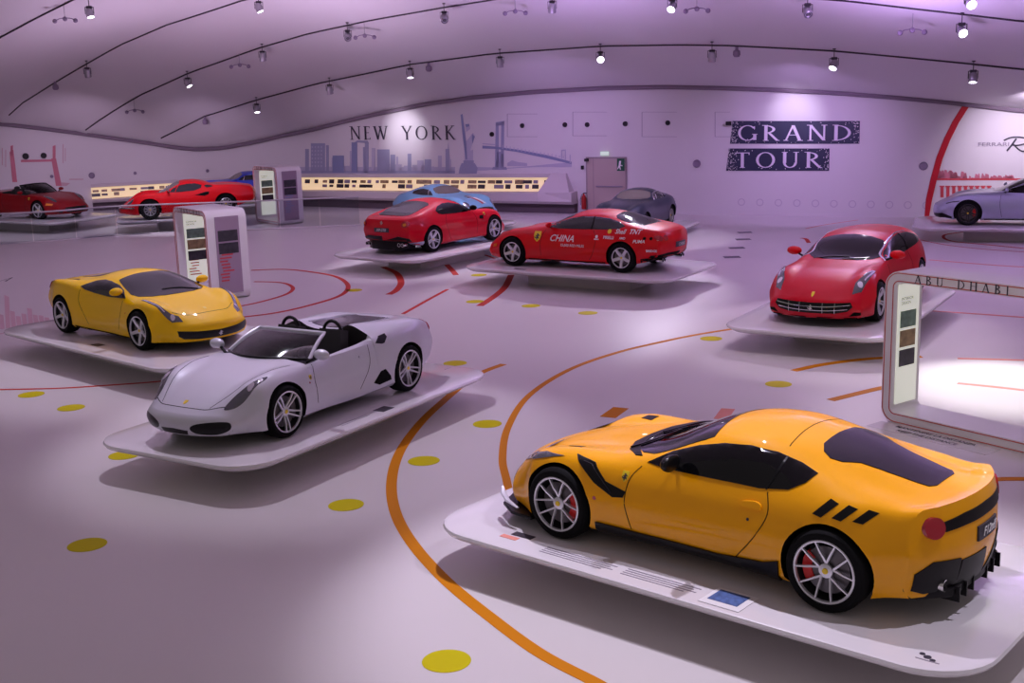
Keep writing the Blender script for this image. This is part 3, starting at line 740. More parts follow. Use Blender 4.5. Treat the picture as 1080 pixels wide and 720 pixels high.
ITALIA = dict(paint='yellow', wb=2.65, R=.34, xf=1.0, xr=-3.527, bend=(.45, .24, .74, .7), bulge=(.05, .05), wheel=W5, inset=.015,
  cz='-3.527:.86 -3.4:.89 -3.1:.92 -2.7:.97 -2.3:1.04 -1.9:1.12 -1.6:1.16 -1.35:1.165 -1.1:1.14 -.14:.86 0:.83 .3:.755 .65:.65 .88:.55 1.0:.48',
  tz='-3.527:.86 -3.4:.89 -3.1:.92 -2.7:.955 -2.3:.99 -1.9:1.05 -1.6:1.085 -1.35:1.085 -1.1:1.045 -.40:.855 -.1:.825 .3:.755 .65:.645 .88:.54 1.0:.47',
  ty='-3.527:.60 -2.8:.55 -2.2:.46 -1.6:.50 -1.1:.56 -.5:.66 -.1:.54 .6:.45 1.0:.38',
  bz='-3.527:.83 -3.4:.885 -3.1:.925 -2.65:.935 -2.2:.90 -1.8:.84 -1.3:.79 -.8:.765 -.35:.775 0:.80 .3:.755 .6:.64 .85:.53 1.0:.45',
  by='-3.527:.70 -3.1:.80 -2.65:.855 -2.2:.85 -1.6:.82 -1.0:.82 -.4:.84 0:.85 .4:.81 .7:.74 1.0:.62',
  hw='-3.527:.80 -3.2:.89 -2.8:.955 -2.5:.968 -2.1:.95 -1.5:.90 -1.0:.895 -.5:.93 0:.965 .35:.95 .7:.89 1.0:.75',
  bot='-3.527:.36 -3.1:.22 -2.2:.14 -.5:.14 .5:.16 1.0:.18', zw='-3.527:.58 -2.6:.55 -1.3:.42 0:.52 .6:.44 1.0:.34',
  bl='-3.527:.01 -2.6:.03 -2.0:.035 -1.4:.05 -.8:.03 -.3:.015 0:.045 .5:.03 1.0:.01',
  parts=[
   ('side_window', 'S', 'glassgrey', "-.58,.82 -.80,.93 -1.02,.995 -1.3,1.04 -1.55,1.045 -1.78,1.015 -1.98,.95 -2.06,.91 -1.9,.865 -1.6,.83 -1.1,.805", {'off': .006}),
   ('windshield', 'T', 'glassgrey', "-.10,0 -.12,.28 -.22,.50 -.38,.65 -.56,.69 -.82,.64 -1.06,.585 -1.17,.545 -1.15,.3 -1.12,0", {'mir': 1, 'off': .006}),
   ('windshield_wiper', 'T', 'black', ribbon([(-.20, .42), (-.32, .12), (-.36, -.2)], .02), {'off': .02}),
   ('rear_window', 'T', 'glassblk', "-1.90,0 -1.92,.34 -2.1,.38 -2.6,.34 -2.95,.28 -3.0,0", {'mir': 1, 'off': .006}),
   ('headlight', 'TT', 'lampglass', ".78,.545 .66,.675 .42,.75 .15,.79 -.08,.785 -.05,.76 .18,.735 .40,.69 .56,.63 .66,.55", {'off': .006}),
   ('headlight_reflector', 'TT', 'lampbright', [ring_poly(.62, .635, .045, .035)], {'off': .012, 'th': .004}),
   ('headlight_led_strip', 'TT', 'lampbright', ribbon([(.48, .70), (.2, .76), (.0, .775)], .012), {'off': .011, 'th': .004}),
   ('front_grille', 'F', 'black', "0,.215 .40,.22 .60,.24 .67,.29 .68,.38 .40,.355 0,.34", {'mir': 1, 'off': .004}),
   ('grille_horse', 'F', 'steel', [[(p[0]*.09, .28+p[1]*.09) for p in HORSE]], {'off': .014}),
   ('front_lip', 'F', 'carbon', "0,.145 .45,.145 .70,.155 .70,.172 .40,.168 0,.165", {'mir': 1, 'off': .012}),
   ('nose_seam', 'T', 'dark', ribbon([(.55, -.60), (.72, -.35), (.75, 0), (.72, .35), (.55, .60)], .006), {'off': .002, 'th': .005}),
   ('door_seam', 'S', 'dark', ribbon([(-.62, .78), (-.60, .55), (-.72, .28)], .007)+ribbon([(-2.02, .86), (-2.0, .65), (-1.85, .45), (-1.75, .26)], .007), {'off': .002, 'th': .005}),
   ('side_skirt', 'S', 'dark', "-.46,.12 -.46,.18 -1.4,.175 -2.2,.20 -2.22,.13", {'off': .01, 'th': .03}),
   ('shoulder_vent', 'TT', 'black', "-2.35,.68 -2.75,.70 -2.78,.62 -2.45,.60", {'off': .005}),
   ('side_marker', 'S', 'orangelens', [ring_poly(-.42, .60, .014)], {'off': .003}),
   ('taillight', 'BB', 'taillight', [ring_poly(.66, .80, .085, .07)], {'off': .02, 'th': .03}),
   ('rear_grille', 'B', 'carbon', "0,.34 .5,.34 .66,.44 .62,.58 0,.60", {'mir': 1}),
  ],
  extra=[mirrors(-.74, .92, .80, 'yellow', 'yellow', 1.1),
         lambda root, c, b, s: lay('nose_badge', fill2d([[(.62+p[1]*-.07, p[0]*.07) for p in SHIELD]], .05), 'T', b, M['shield'], root, .005, thick=.004)])

SCAG = dict(paint='red', wb=2.95, R=.345, xf=.95, xr=-3.95, bend=(.36, .28, .72, .75), bulge=(.06, .06), wheel=W5B,
  cz='-3.95:.93 -3.85:.985 -3.6:1.03 -3.3:1.075 -2.9:1.20 -2.5:1.30 -2.1:1.344 -1.8:1.34 -1.5:1.29 -.72:.985 -.5:.955 0:.88 .4:.79 .7:.67 .88:.56 .95:.50',
  tz='-3.95:.91 -3.85:.96 -3.6:1.0 -3.3:1.04 -2.9:1.13 -2.5:1.22 -2.1:1.265 -1.8:1.26 -1.5:1.21 -.95:1.01 -.65:.955 0:.875 .4:.785 .7:.66 .95:.49',
  ty='-3.95:.58 -3.2:.58 -2.6:.55 -2.0:.56 -1.5:.58 -.9:.65 -.4:.52 .5:.44 .95:.38',
  bz='-3.95:.87 -3.8:.93 -3.5:.965 -3.0:.97 -2.5:.945 -2.0:.92 -1.4:.895 -.8:.875 -.3:.86 0:.84 .35:.78 .65:.66 .95:.46',
  by='-3.95:.70 -3.5:.80 -3.0:.84 -2.4:.83 -1.6:.82 -.8:.83 0:.83 .4:.80 .7:.74 .95:.64',
  hw='-3.95:.80 -3.6:.90 -3.1:.965 -2.8:.97 -2.3:.94 -1.5:.925 -.7:.94 0:.965 .4:.94 .7:.88 .95:.74',
  bot='-3.95:.38 -3.5:.24 -3.2:.20 -2.4:.17 -.5:.17 .5:.17 .95:.18', zw='-3.95:.62 -2.9:.58 -1.5:.52 0:.55 .6:.46 .95:.34',
  bl='-3.95:.01 -3.0:.035 -2.2:.045 -1.4:.045 -.8:.03 0:.03 .95:.01',
  parts=[
   ('side_window', 'S', 'glassgrey', "-.95,.965 -1.2,1.08 -1.5,1.175 -1.8,1.225 -2.15,1.23 -2.5,1.195 -2.80,1.125 -2.98,1.05 -2.85,.99 -2.5,.965 -1.8,.945 -1.2,.94", {'off': .006}),
   ('window_divider', 'S', 'dark', ribbon([(-2.12, .95), (-2.14, 1.1), (-2.12, 1.23)], .03), {'off': .012}),
   ('windshield', 'T', 'glassgrey', "-.68,0 -.70,.35 -.82,.58 -1.0,.66 -1.3,.62 -1.5,.57 -1.54,.3 -1.54,0", {'mir': 1, 'off': .006}),
   ('rear_window', 'T', 'glassgrey', "-2.55,0 -2.57,.40 -2.64,.52 -2.85,.56 -3.10,.54 -3.32,.46 -3.36,0", {'mir': 1, 'off': .006}),
   ('door_seam', 'S', 'dark', ribbon([(-.90, .90), (-.80, .7), (-.80, .3)], .008)+ribbon([(-2.20, .93), (-2.28, .7), (-2.2, .4), (-2.1, .25)], .008), {'off': .002, 'th': .005}),
   ('door_handle', 'S', 'red', "-2.0,.80 -2.16,.80 -2.16,.83 -2.0,.83", {'off': .014, 'th': .02}),
   ('side_skirt', 'S', 'dark', "-.45,.12 -.45,.22 -1.5,.215 -2.52,.22 -2.52,.13", {'off': .008, 'th': .03}),
   ('rear_bumper_trim', 'S', 'dark', "-3.40,.20 -3.42,.34 -3.7,.37 -3.98,.42 -3.98,.30", {'off': .006}),
   ('rear_bumper_trim', 'B', 'dark', "0,.36 0,.46 .5,.46 .8,.42 .82,.33 .5,.34", {'mir': 1, 'off': .008}),
   ('headlight', 'TT', 'lampglass', ".62,.62 .50,.74 .22,.78 .12,.74 .25,.66 .48,.60", {'sm': 1, 'off': .006}),
   ('turn_signal', 'S', 'orangelens', ".50,.52 .66,.48 .66,.42 .50,.45", {'off': .006}),
   ('front_grille', 'F', 'black', "0,.24 .40,.24 .50,.32 .44,.44 0,.46", {'mir': 1, 'off': .004}),
   ('taillight', 'BB', 'taillight', [ring_poly(.70, .80, .06)], {'off': .012, 'th': .02}),
   ('taillight', 'BB', 'taillight', [ring_poly(.56, .80, .06)], {'off': .012, 'th': .02}),
   ('number_plate', 'B', 'ink', "-.24,.56 .24,.56 .24,.68 -.24,.68", {'off': .014, 'th': .02}),
   ('round_vent', 'S', 'dark', [ring_poly(-3.50, .80, .035)], {'off': .004}),
   ('round_vent', 'S', 'dark', [ring_poly(-3.64, .80, .035)], {'off': .004}),
  ],
  extra=[mirrors(-1.05, 1.02, .87, 'red'), exhausts((.55, .43, -.43, -.55), .28, -3.78)])
def china(root, c, b, s):
    for v in 'LR':
        decal_badge(root, b, v, -.70 if v == 'L' else -.70, .74, .24)
        sg = 1 if v == 'L' else -1
        decal_text(root, b, 'CHINA', v, -1.36, .655, .21, 'white', 'white_lettering', .002, shear=.35)
        decal_text(root, b, '15,000 RED MILES', v, -1.66, .54, .085, 'white', 'white_lettering')
        decal_text(root, b, 'Shell', v, -2.90, .89, .14, 'white', 'sponsor_lettering', .002, shear=.3)
        decal_text(root, b, 'TNT', v, -3.26, .895, .14, 'white', 'sponsor_lettering', .002, shear=.3)
        lay('yellow_round_mark', fill2d([ring_poly(-2.62, .93, .05)], .05), v, b, M['shield'], root, .006)
        decal_text(root, b, 'PIRELLI', v, -2.62, .765, .09, 'white', 'sponsor_lettering', .002)
        decal_text(root, b, 'AMD', v, -2.98, .77, .07, 'white', 'sponsor_lettering', .001)
        decal_text(root, b, 'PUMA', v, -3.38, .70, .10, 'white', 'sponsor_lettering', .002, shear=.2)
        lay('sponsor_mark', fill2d([ring_poly(-2.30, .80, .035), P2("-2.24,.73 -2.36,.73 -2.36,.755 -2.24,.755")], .05), v, b, M['white'], root, .006)
        lay('round_decal', fill2d([ring_poly(-3.80, .80, .045)], .05), v, b, M['white'], root, .006)
        decal_text(root, b, 'BRIDGE', v, -3.66, .50, .07, 'white', 'sponsor_lettering', .002)
    decal_text(root, b, 'CHINA', 'B', 0, .585, .10, 'white', 'plate_lettering', shear=.3)
SCAG['extra'].append(china)

FIO = dict(paint='rosso', wb=2.75, R=.345, xf=.96, xr=-3.705, bend=(.38, .25, .74, .75), bulge=(.06, .05), wheel=W5S,
  cz='-3.705:.93 -3.6:.985 -3.4:.995 -3.1:1.04 -2.7:1.17 -2.3:1.28 -1.95:1.336 -1.65:1.33 -1.35:1.27 -.62:.96 -.4:.93 0:.87 .4:.78 .7:.65 .88:.53 .96:.46',
  tz='-3.705:.92 -3.6:.965 -3.4:.985 -3.1:1.04 -2.7:1.14 -2.3:1.21 -1.95:1.25 -1.65:1.245 -1.35:1.19 -.85:.985 -.55:.925 0:.865 .4:.77 .7:.64 .96:.45',
  ty='-3.705:.62 -3.0:.60 -2.4:.56 -1.8:.56 -1.3:.60 -.8:.66 -.3:.52 .5:.44 .96:.38',
  bz='-3.705:.87 -3.6:.93 -3.3:.965 -2.75:.955 -2.2:.92 -1.6:.88 -1.0:.865 -.4:.86 0:.845 .35:.78 .65:.64 .96:.43',
  by='-3.705:.72 -3.3:.81 -2.75:.855 -2.2:.84 -1.4:.82 -.6:.83 0:.84 .4:.80 .7:.74 .96:.64',
  hw='-3.705:.81 -3.4:.90 -3.0:.965 -2.7:.98 -2.2:.95 -1.4:.915 -.6:.94 0:.965 .4:.94 .7:.88 .96:.74',
  bot='-3.705:.38 -3.3:.24 -2.9:.20 -2.2:.16 -.5:.16 .5:.16 .96:.17', zw='-3.705:.62 -2.7:.58 -1.5:.50 0:.55 .6:.46 .96:.32',
  bl='-3.705:.01 -3.0:.04 -2.2:.05 -1.4:.045 -.8:.03 0:.035 .96:.01',
  parts=[
   ('side_window', 'S', 'glassblk', "-.85,.95 -1.08,1.06 -1.35,1.15 -1.65,1.205 -1.95,1.21 -2.25,1.15 -2.42,1.06 -2.36,.98 -2.2,.945 -1.6,.92 -1.1,.92", {'off': .006}),
   ('windshield', 'T', 'glassblk', "-.60,0 -.62,.35 -.74,.58 -.92,.66 -1.2,.62 -1.38,.57 -1.42,.3 -1.42,0", {'mir': 1, 'off': .006}),
   ('rear_window', 'T', 'glassgrey', "-2.28,0 -2.30,.42 -2.4,.53 -2.9,.56 -3.25,.52 -3.34,.40 -3.36,0", {'mir': 1, 'off': .006}),
   ('door_seam', 'S', 'dark', ribbon([(-.86, .88), (-.78, .7), (-.80, .3)], .008)+ribbon([(-2.05, .92), (-2.15, .7), (-2.05, .4), (-1.95, .25)], .008), {'off': .002, 'th': .005}),
   ('fender_vent', 'S', 'dark', "-.46,.76 -.62,.76 -.66,.68 -.50,.66", {'off': .005}),
   ('side_skirt', 'S', 'silver', "-.42,.13 -.42,.18 -2.28,.19 -2.28,.13", {'off': .008, 'th': .03}),
   ('rear_bumper_skirt', 'S', 'romasilver', "-3.12,.19 -3.12,.33 -3.55,.32 -3.66,.24", {'off': .01}),
   ('taillight', 'BB', 'taillight', [ring_poly(.68, .80, .085)], {'off': .02, 'th': .03}),
   ('taillight_ring', 'BB', 'orangelens', [ring_poly(.68, .80, .035)], {'off': .034, 'th': .01}),
   ('number_plate', 'B', 'ink', "-.25,.60 .25,.60 .25,.71 -.25,.71", {'off': .014, 'th': .02}),
   ('rear_diffuser', 'B', 'carbon', "0,.36 0,.50 .50,.50 .76,.44 .78,.36", {'mir': 1, 'off': .012}),
   ('tail_horse', 'B', 'steel', [[(p[0]*.11, .84+p[1]*.11) for p in HORSE]], {'off': .01}),
   ('headlight', 'TT', 'lampglass', ".66,.58 .50,.72 .22,.78 .10,.73 .28,.66 .52,.56", {'sm': 1, 'off': .006}),
   ('front_grille', 'F', 'black', "0,.24 .40,.24 .50,.32 .44,.42 0,.44", {'mir': 1, 'off': .004}),
  ],
  extra=[mirrors(-.98, 1.0, .87, 'black', 'black', 1.1), exhausts((.62, .50, -.50, -.62), .27, -3.62, .05),
         slabx('rear_diffuser_shelf', 'carbon', '-3.1,0 -3.1,.6 -3.5,.66 -3.68,.4 -3.70,0', .14, .36),
         lambda root, c, b, s: [decal_badge(root, b, v, -.40, .79, .085) for v in 'LR'] and None,
         lambda root, c, b, s: decal_text(root, b, '599 GTB', 'B', 0, .63, .09, 'white', 'plate_lettering', shear=.3)])

FF = dict(paint='rosso', wb=2.99, R=.35, xf=.95, xr=-3.957, bend=(.30, .20, .74, .6), bulge=(.06, .05), wheel=W5S,
  cz='-3.957:.95 -3.9:1.05 -3.75:1.20 -3.5:1.30 -3.0:1.355 -2.4:1.38 -2.0:1.379 -1.7:1.345 -1.45:1.28 -.70:.965 -.5:.935 0:.875 .4:.79 .7:.67 .88:.57 .95:.50',
  tz='-3.957:.94 -3.9:1.02 -3.75:1.13 -3.5:1.22 -3.0:1.275 -2.4:1.30 -2.0:1.30 -1.7:1.26 -1.45:1.20 -.95:.99 -.65:.935 0:.865 .4:.775 .7:.66 .95:.49',
  ty='-3.957:.60 -3.4:.56 -2.6:.57 -2.0:.58 -1.5:.60 -.9:.67 -.4:.54 .5:.47 .95:.42',
  bz='-3.957:.90 -3.8:.95 -3.4:.975 -2.9:.965 -2.3:.93 -1.6:.895 -1.0:.875 -.4:.86 0:.85 .35:.79 .65:.67 .95:.47',
  by='-3.957:.74 -3.5:.81 -3.0:.84 -2.2:.83 -1.4:.82 -.6:.83 0:.84 .4:.82 .7:.78 .95:.71',
  hw='-3.957:.82 -3.6:.91 -3.1:.97 -2.8:.975 -2.2:.94 -1.4:.92 -.6:.94 0:.97 .4:.96 .7:.93 .95:.84',
  bot='-3.957:.36 -3.5:.24 -2.4:.17 -.5:.17 .5:.16 .95:.16', zw='-3.957:.62 -2.9:.58 -1.5:.52 0:.55 .6:.46 .95:.32',
  bl='-3.957:.02 -3.0:.045 -2.2:.05 -1.4:.045 -.8:.03 0:.045 .5:.035 .95:.01',
  parts=[
   ('side_window', 'S', 'glassblk', "-.92,.955 -1.2,1.08 -1.5,1.18 -1.9,1.25 -2.4,1.265 -2.9,1.235 -3.25,1.16 -3.45,1.07 -3.3,1.02 -2.7,.985 -1.8,.945 -1.2,.93", {'off': .006}),
   ('window_divider', 'S', 'dark', ribbon([(-2.3, .965), (-2.34, 1.1), (-2.32, 1.265)], .05), {'off': .012}),
   ('window_surround', 'S', 'chrome', ribbon([(-.86, .94), (-1.15, 1.075), (-1.48, 1.195), (-1.9, 1.27), (-2.4, 1.285), (-2.9, 1.255)], .008), {'off': .007}),
   ('windshield', 'T', 'glassblk', "-.66,0 -.68,.32 -.80,.56 -.98,.67 -1.25,.63 -1.5,.585 -1.56,.3 -1.58,0", {'mir': 1, 'off': .006}),
   ('windshield_wiper', 'T', 'black', ribbon([(-.70, -.50), (-.78, -.15), (-.80, .15)], .02)+ribbon([(-.68, .05), (-.76, .35), (-.84, .5)], .02), {'off': .02}),
   ('headlight', 'TT', 'lampglass', ".72,.63 .60,.755 .36,.815 .08,.83 -.08,.815 .02,.775 .28,.72 .52,.63", {'off': .006}),
   ('headlight_reflector', 'TT', 'lampbright', [ring_poly(.52, .71, .05, .045)], {'off': .012, 'th': .004}),
   ('headlight_led_strip', 'TT', 'lampbright', ribbon([(.42, .76), (.2, .80), (-.02, .81)], .02)+ribbon([(.30, .71), (.12, .765), (.0, .79)], .02), {'off': .012, 'th': .004}),
   ('front_grille', 'F', 'black', "0,.25 .40,.255 .60,.29 .68,.37 .64,.445 .40,.435 0,.43", {'mir': 1, 'off': .004}),
   ('grille_bar', 'F', 'chrome', ribbon([(-.64, .40), (-.3, .37), (0, .365), (.3, .37), (.64, .40)], .012)+ribbon([(-.60, .33), (-.3, .305), (0, .30), (.3, .305), (.60, .33)], .010)
      +ribbon([(-.4, .26), (-.4, .43)], .007)+ribbon([(-.2, .26), (-.2, .43)], .007)+ribbon([(.2, .26), (.2, .43)], .007)+ribbon([(.4, .26), (.4, .43)], .007), {'off': .014}),
   ('grille_horse', 'F', 'chrome', [[(p[0]*.11, .345+p[1]*.11) for p in HORSE]], {'off': .022}),
   ('nose_badge', 'F', 'shield', [[(p[0]*.06, .555+p[1]*.075) for p in SHIELD]], {'off': .006, 'th': .006}),
   ('bumper_intake', 'FF', 'dark', ".62,.20 .80,.22 .80,.27 .70,.28", {'off': .004}),
   ('front_lip', 'F', 'dark', "0,.155 .45,.155 .74,.165 .74,.18 .40,.185 0,.185", {'mir': 1, 'off': .012}),
   ('door_seam', 'S', 'dark', ribbon([(-.88, .88), (-.80, .7), (-.82, .3)], .008)+ribbon([(-2.3, .94), (-2.36, .7), (-2.28, .4), (-2.1, .25)], .008), {'off': .002, 'th': .005}),
   ('taillight', 'BB', 'taillight', [ring_poly(.70, .80, .07)], {'off': .02, 'th': .03}),
  ],
  extra=[mirrors(-1.0, 1.03, .89, 'red', 'red', 1.25)])

ROMA = dict(paint='romasilver', caliper='caliper', wb=2.67, R=.35, xf=.92, xr=-3.736, bend=(.34, .25, .7, .7), bulge=(.04, .05), wheel=WROMA, NS=60,
  cz='-3.736:.93 -3.6:.98 -3.2:1.05 -2.7:1.18 -2.2:1.28 -1.8:1.301 -1.5:1.27 -.72:.955 -.5:.925 0:.86 .4:.77 .7:.66 .92:.54',
  tz='-3.736:.92 -3.6:.96 -3.2:1.01 -2.7:1.11 -2.2:1.19 -1.8:1.21 -1.5:1.18 -.95:.975 -.6:.92 0:.855 .4:.765 .7:.65 .92:.53',
  ty='-3.736:.60 -3.0:.56 -2.2:.54 -1.6:.57 -.9:.65 -.4:.52 .5:.44 .92:.38',
  bz='-3.736:.87 -3.5:.93 -3.0:.96 -2.67:.95 -2.2:.90 -1.5:.865 -.8:.86 -.3:.865 0:.855 .35:.79 .65:.67 .92:.50',
  by='-3.736:.72 -3.2:.82 -2.67:.86 -2.0:.82 -1.2:.82 -.4:.84 0:.84 .5:.79 .92:.64',
  hw='-3.736:.81 -3.3:.92 -2.8:.98 -2.2:.95 -1.4:.915 -.5:.95 0:.98 .4:.95 .92:.74',
  bot='-3.736:.36 -3.2:.22 -2.2:.15 .5:.16 .92:.20', zw='-3.736:.60 -2.7:.56 -1.5:.48 0:.55 .6:.50 .92:.42', bl='-3.736:.01 -2.2:.04 -1.0:.03 0:.035 .92:.01',
  parts=[
   ('side_window', 'S', 'glassblk', "-.92,.93 -1.2,1.06 -1.5,1.14 -1.85,1.17 -2.3,1.12 -2.6,1.02 -2.4,.95 -1.6,.91", {'off': .006}),
   ('windshield', 'T', 'glassblk', "-.66,0 -.70,.4 -.90,.65 -1.3,.60 -1.5,.55 -1.54,0", {'mir': 1, 'off': .006}),
   ('headlight', 'S', 'lampglass', ".60,.615 .40,.685 .22,.70 .24,.675 .44,.64 .60,.585", {'off': .006}),
   ('front_splitter', 'S', 'carbon', ".92,.20 .60,.21 .42,.19 .42,.24 .58,.30 .70,.34 .92,.30", {'off': .008}),
   ('side_skirt', 'S', 'carbon', "-.44,.13 -.44,.20 -1.4,.20 -2.22,.24 -2.22,.14", {'off': .01, 'th': .03}),
   ('door_seam', 'S', 'dark', ribbon([(-.86, .86), (-.84, .6), (-.9, .25)], .01), {'off': .002, 'th': .005}),
   ('front_grille', 'F', 'romasilver', "0,.30 .50,.30 .60,.42 .5,.48 0,.50", {'mir': 1}),
   ('taillight', 'BB', 'taillight', "-.40,.80 -.62,.79 -.62,.84 -.40,.85", {'off': .01}),
  ], extra=[mirrors(-1.02, 1.0, .87, 'romasilver')])

AMERICA = dict(paint='darkred', wb=2.50, R=.335, xf=1.0, xr=-3.55, bend=(.38, .25, .7, .7), bulge=(.06, .05), wheel=W5, NS=60,
  cz='-3.55:.88 -3.4:.93 -3.0:.97 -2.3:.98 -2.1:.97 -.5:.90 -.3:.885 .2:.80 .6:.69 .85:.58 1.0:.48',
  tz='-3.55:.87 -3.4:.92 -3.0:.96 -2.3:.97 -2.1:.96 -.5:.89 -.3:.875 .2:.795 .6:.68 .85:.57 1.0:.47',
  ty='-3.55:.58 -2.1:.55 -.5:.66 0:.52 .6:.44 1.0:.38',
  bz='-3.55:.84 -3.3:.90 -2.5:.92 -1.8:.89 -1.0:.86 -.4:.845 0:.83 .4:.74 .7:.62 1.0:.46',
  by='-3.55:.68 -3.0:.80 -2.4:.84 -1.4:.82 -.4:.83 0:.83 .5:.79 1.0:.62',
  hw='-3.55:.78 -3.0:.92 -2.5:.955 -1.8:.93 -1.2:.92 -.5:.93 0:.955 .5:.92 1.0:.74',
  bot='-3.55:.36 -3.0:.22 -2.2:.17 .5:.17 1.0:.18', zw='-3.55:.60 -2.5:.55 -1.3:.50 0:.54 .6:.46 1.0:.34', bl='-3.55:.01 -2.4:.02 -.5:.01 0:.03 1.0:.01',
  cock=(-.62, -2.05, '-2.05:.7 -1.95:.48 -.9:.40 -.62:.40'),
  parts=[
   ('headlight', 'TT', 'lampglass', ".66,.58 .50,.70 .25,.75 .15,.70 .30,.62 .52,.55", {'sm': 1, 'off': .006}),
   ('front_grille', 'F', 'black', "0,.24 .40,.24 .52,.32 .44,.42 0,.43", {'mir': 1, 'off': .004}),
   ('turn_signal', 'S', 'orangelens', ".42,.52 .60,.50 .62,.56 .44,.59", {'off': .006}),
   ('bumper_intake', 'FF', 'black', ".56,.22 .72,.24 .70,.34 .58,.34", {'off': .004}),
   ('door_seam', 'S', 'dark', ribbon([(-.7, .85), (-.66, .6), (-.7, .3)], .01)+ribbon([(-1.9, .88), (-1.95, .6), (-1.8, .3)], .01), {'off': .002, 'th': .005}),
  ], extra=[mirrors(-.85, .95, .86, 'darkred'), open_top(-.46, .90, .70, -1.12, 1.22, .58, (-1.4,), None, 'leather', 'black'),
            lambda root, c, b, s: [decal_badge(root, b, v, -.46, .74, .10) for v in 'LR'] and None])

DINO = dict(paint='red', wb=2.34, R=.315, xf=.93, xr=-3.30, bend=(.38, .22, .7, .6), bulge=(.05, .05), wheel=WDINO, caliper=None, NS=60, inset=.05,
  cz='-3.30:.74 -3.2:.82 -2.8:.87 -2.3:.90 -2.0:.95 -1.7:1.07 -1.4:1.125 -1.15:1.13 -.95:1.09 -.35:.79 -.15:.745 .2:.66 .6:.54 .93:.40',
  tz='-3.30:.73 -3.2:.81 -2.8:.865 -2.3:.90 -2.0:.94 -1.7:1.01 -1.4:1.05 -1.15:1.055 -.95:1.02 -.50:.82 -.2:.75 .2:.675 .6:.55 .93:.39',
  ty='-3.30:.50 -2.4:.50 -1.8:.46 -1.2:.47 -.9:.50 -.4:.58 0:.42 .93:.32',
  bz='-3.30:.70 -3.1:.79 -2.7:.86 -2.34:.885 -2.0:.86 -1.6:.79 -1.1:.74 -.6:.745 -.2:.80 0:.81 .3:.76 .6:.62 .93:.39',
  by='-3.30:.60 -2.8:.70 -2.34:.75 -1.8:.74 -1.2:.73 -.5:.74 0:.74 .4:.69 .93:.50',
  hw='-3.30:.70 -2.8:.82 -2.34:.85 -1.6:.83 -1.0:.82 -.4:.83 0:.85 .4:.81 .93:.60',
  bot='-3.30:.36 -2.8:.24 -2.0:.17 .5:.17 .93:.24', zw='-3.30:.54 -2.3:.52 -1.3:.46 0:.50 .6:.42 .93:.33', bl='-3.3:.01 -2.4:.03 -1.2:.03 -.5:.02 0:.06 .5:.04 .93:.01',
  parts=[
   ('side_window', 'S', 'glassgrey', "-.62,.80 -.78,.91 -.97,.985 -1.2,1.015 -1.45,1.01 -1.66,.95 -1.62,.86 -1.4,.80 -1.0,.785", {'off': .006}),
   ('quarter_window', 'S', 'glassgrey', "-1.72,.92 -1.80,.95 -1.98,.91 -1.98,.88 -1.80,.86", {'off': .006}),
   ('window_divider', 'S', 'red', ribbon([(-.82, .80), (-.88, .90), (-.95, .985)], .02), {'off': .012}),
   ('windshield', 'T', 'winbeige', "-.34,0 -.36,.3 -.48,.5 -.62,.56 -.85,.52 -.98,.47 -1.0,0", {'mir': 1, 'off': .006}),
   ('headlight', 'F', 'lampglass', [ring_poly(.58, .60, .085), ring_poly(-.58, .60, .085)], {'off': .008}),
   ('side_scoop', 'S', 'dark', "-1.40,.66 -1.75,.74 -1.86,.74 -1.84,.66 -1.7,.62", {'off': .004}),
   ('front_bumper', 'S', 'chrome', ribbon([(.88, .40), (.6, .405), (.44, .41)], .035), {'off': .03, 'th': .03}),
   ('front_bumper', 'FF', 'chrome', ribbon([(.20, .40), (.40, .40), (.62, .41)], .035), {'off': .03, 'th': .03}),
   ('front_grille', 'F', 'black', "0,.28 .28,.28 .34,.34 .28,.38 0,.38", {'mir': 1}),
   ('taillight', 'BB', 'taillight', [ring_poly(.50, .64, .06)], {'off': .01}),
  ], extra=[mirrors(-.62, .86, .74, 'chrome', 'chrome', .7)])

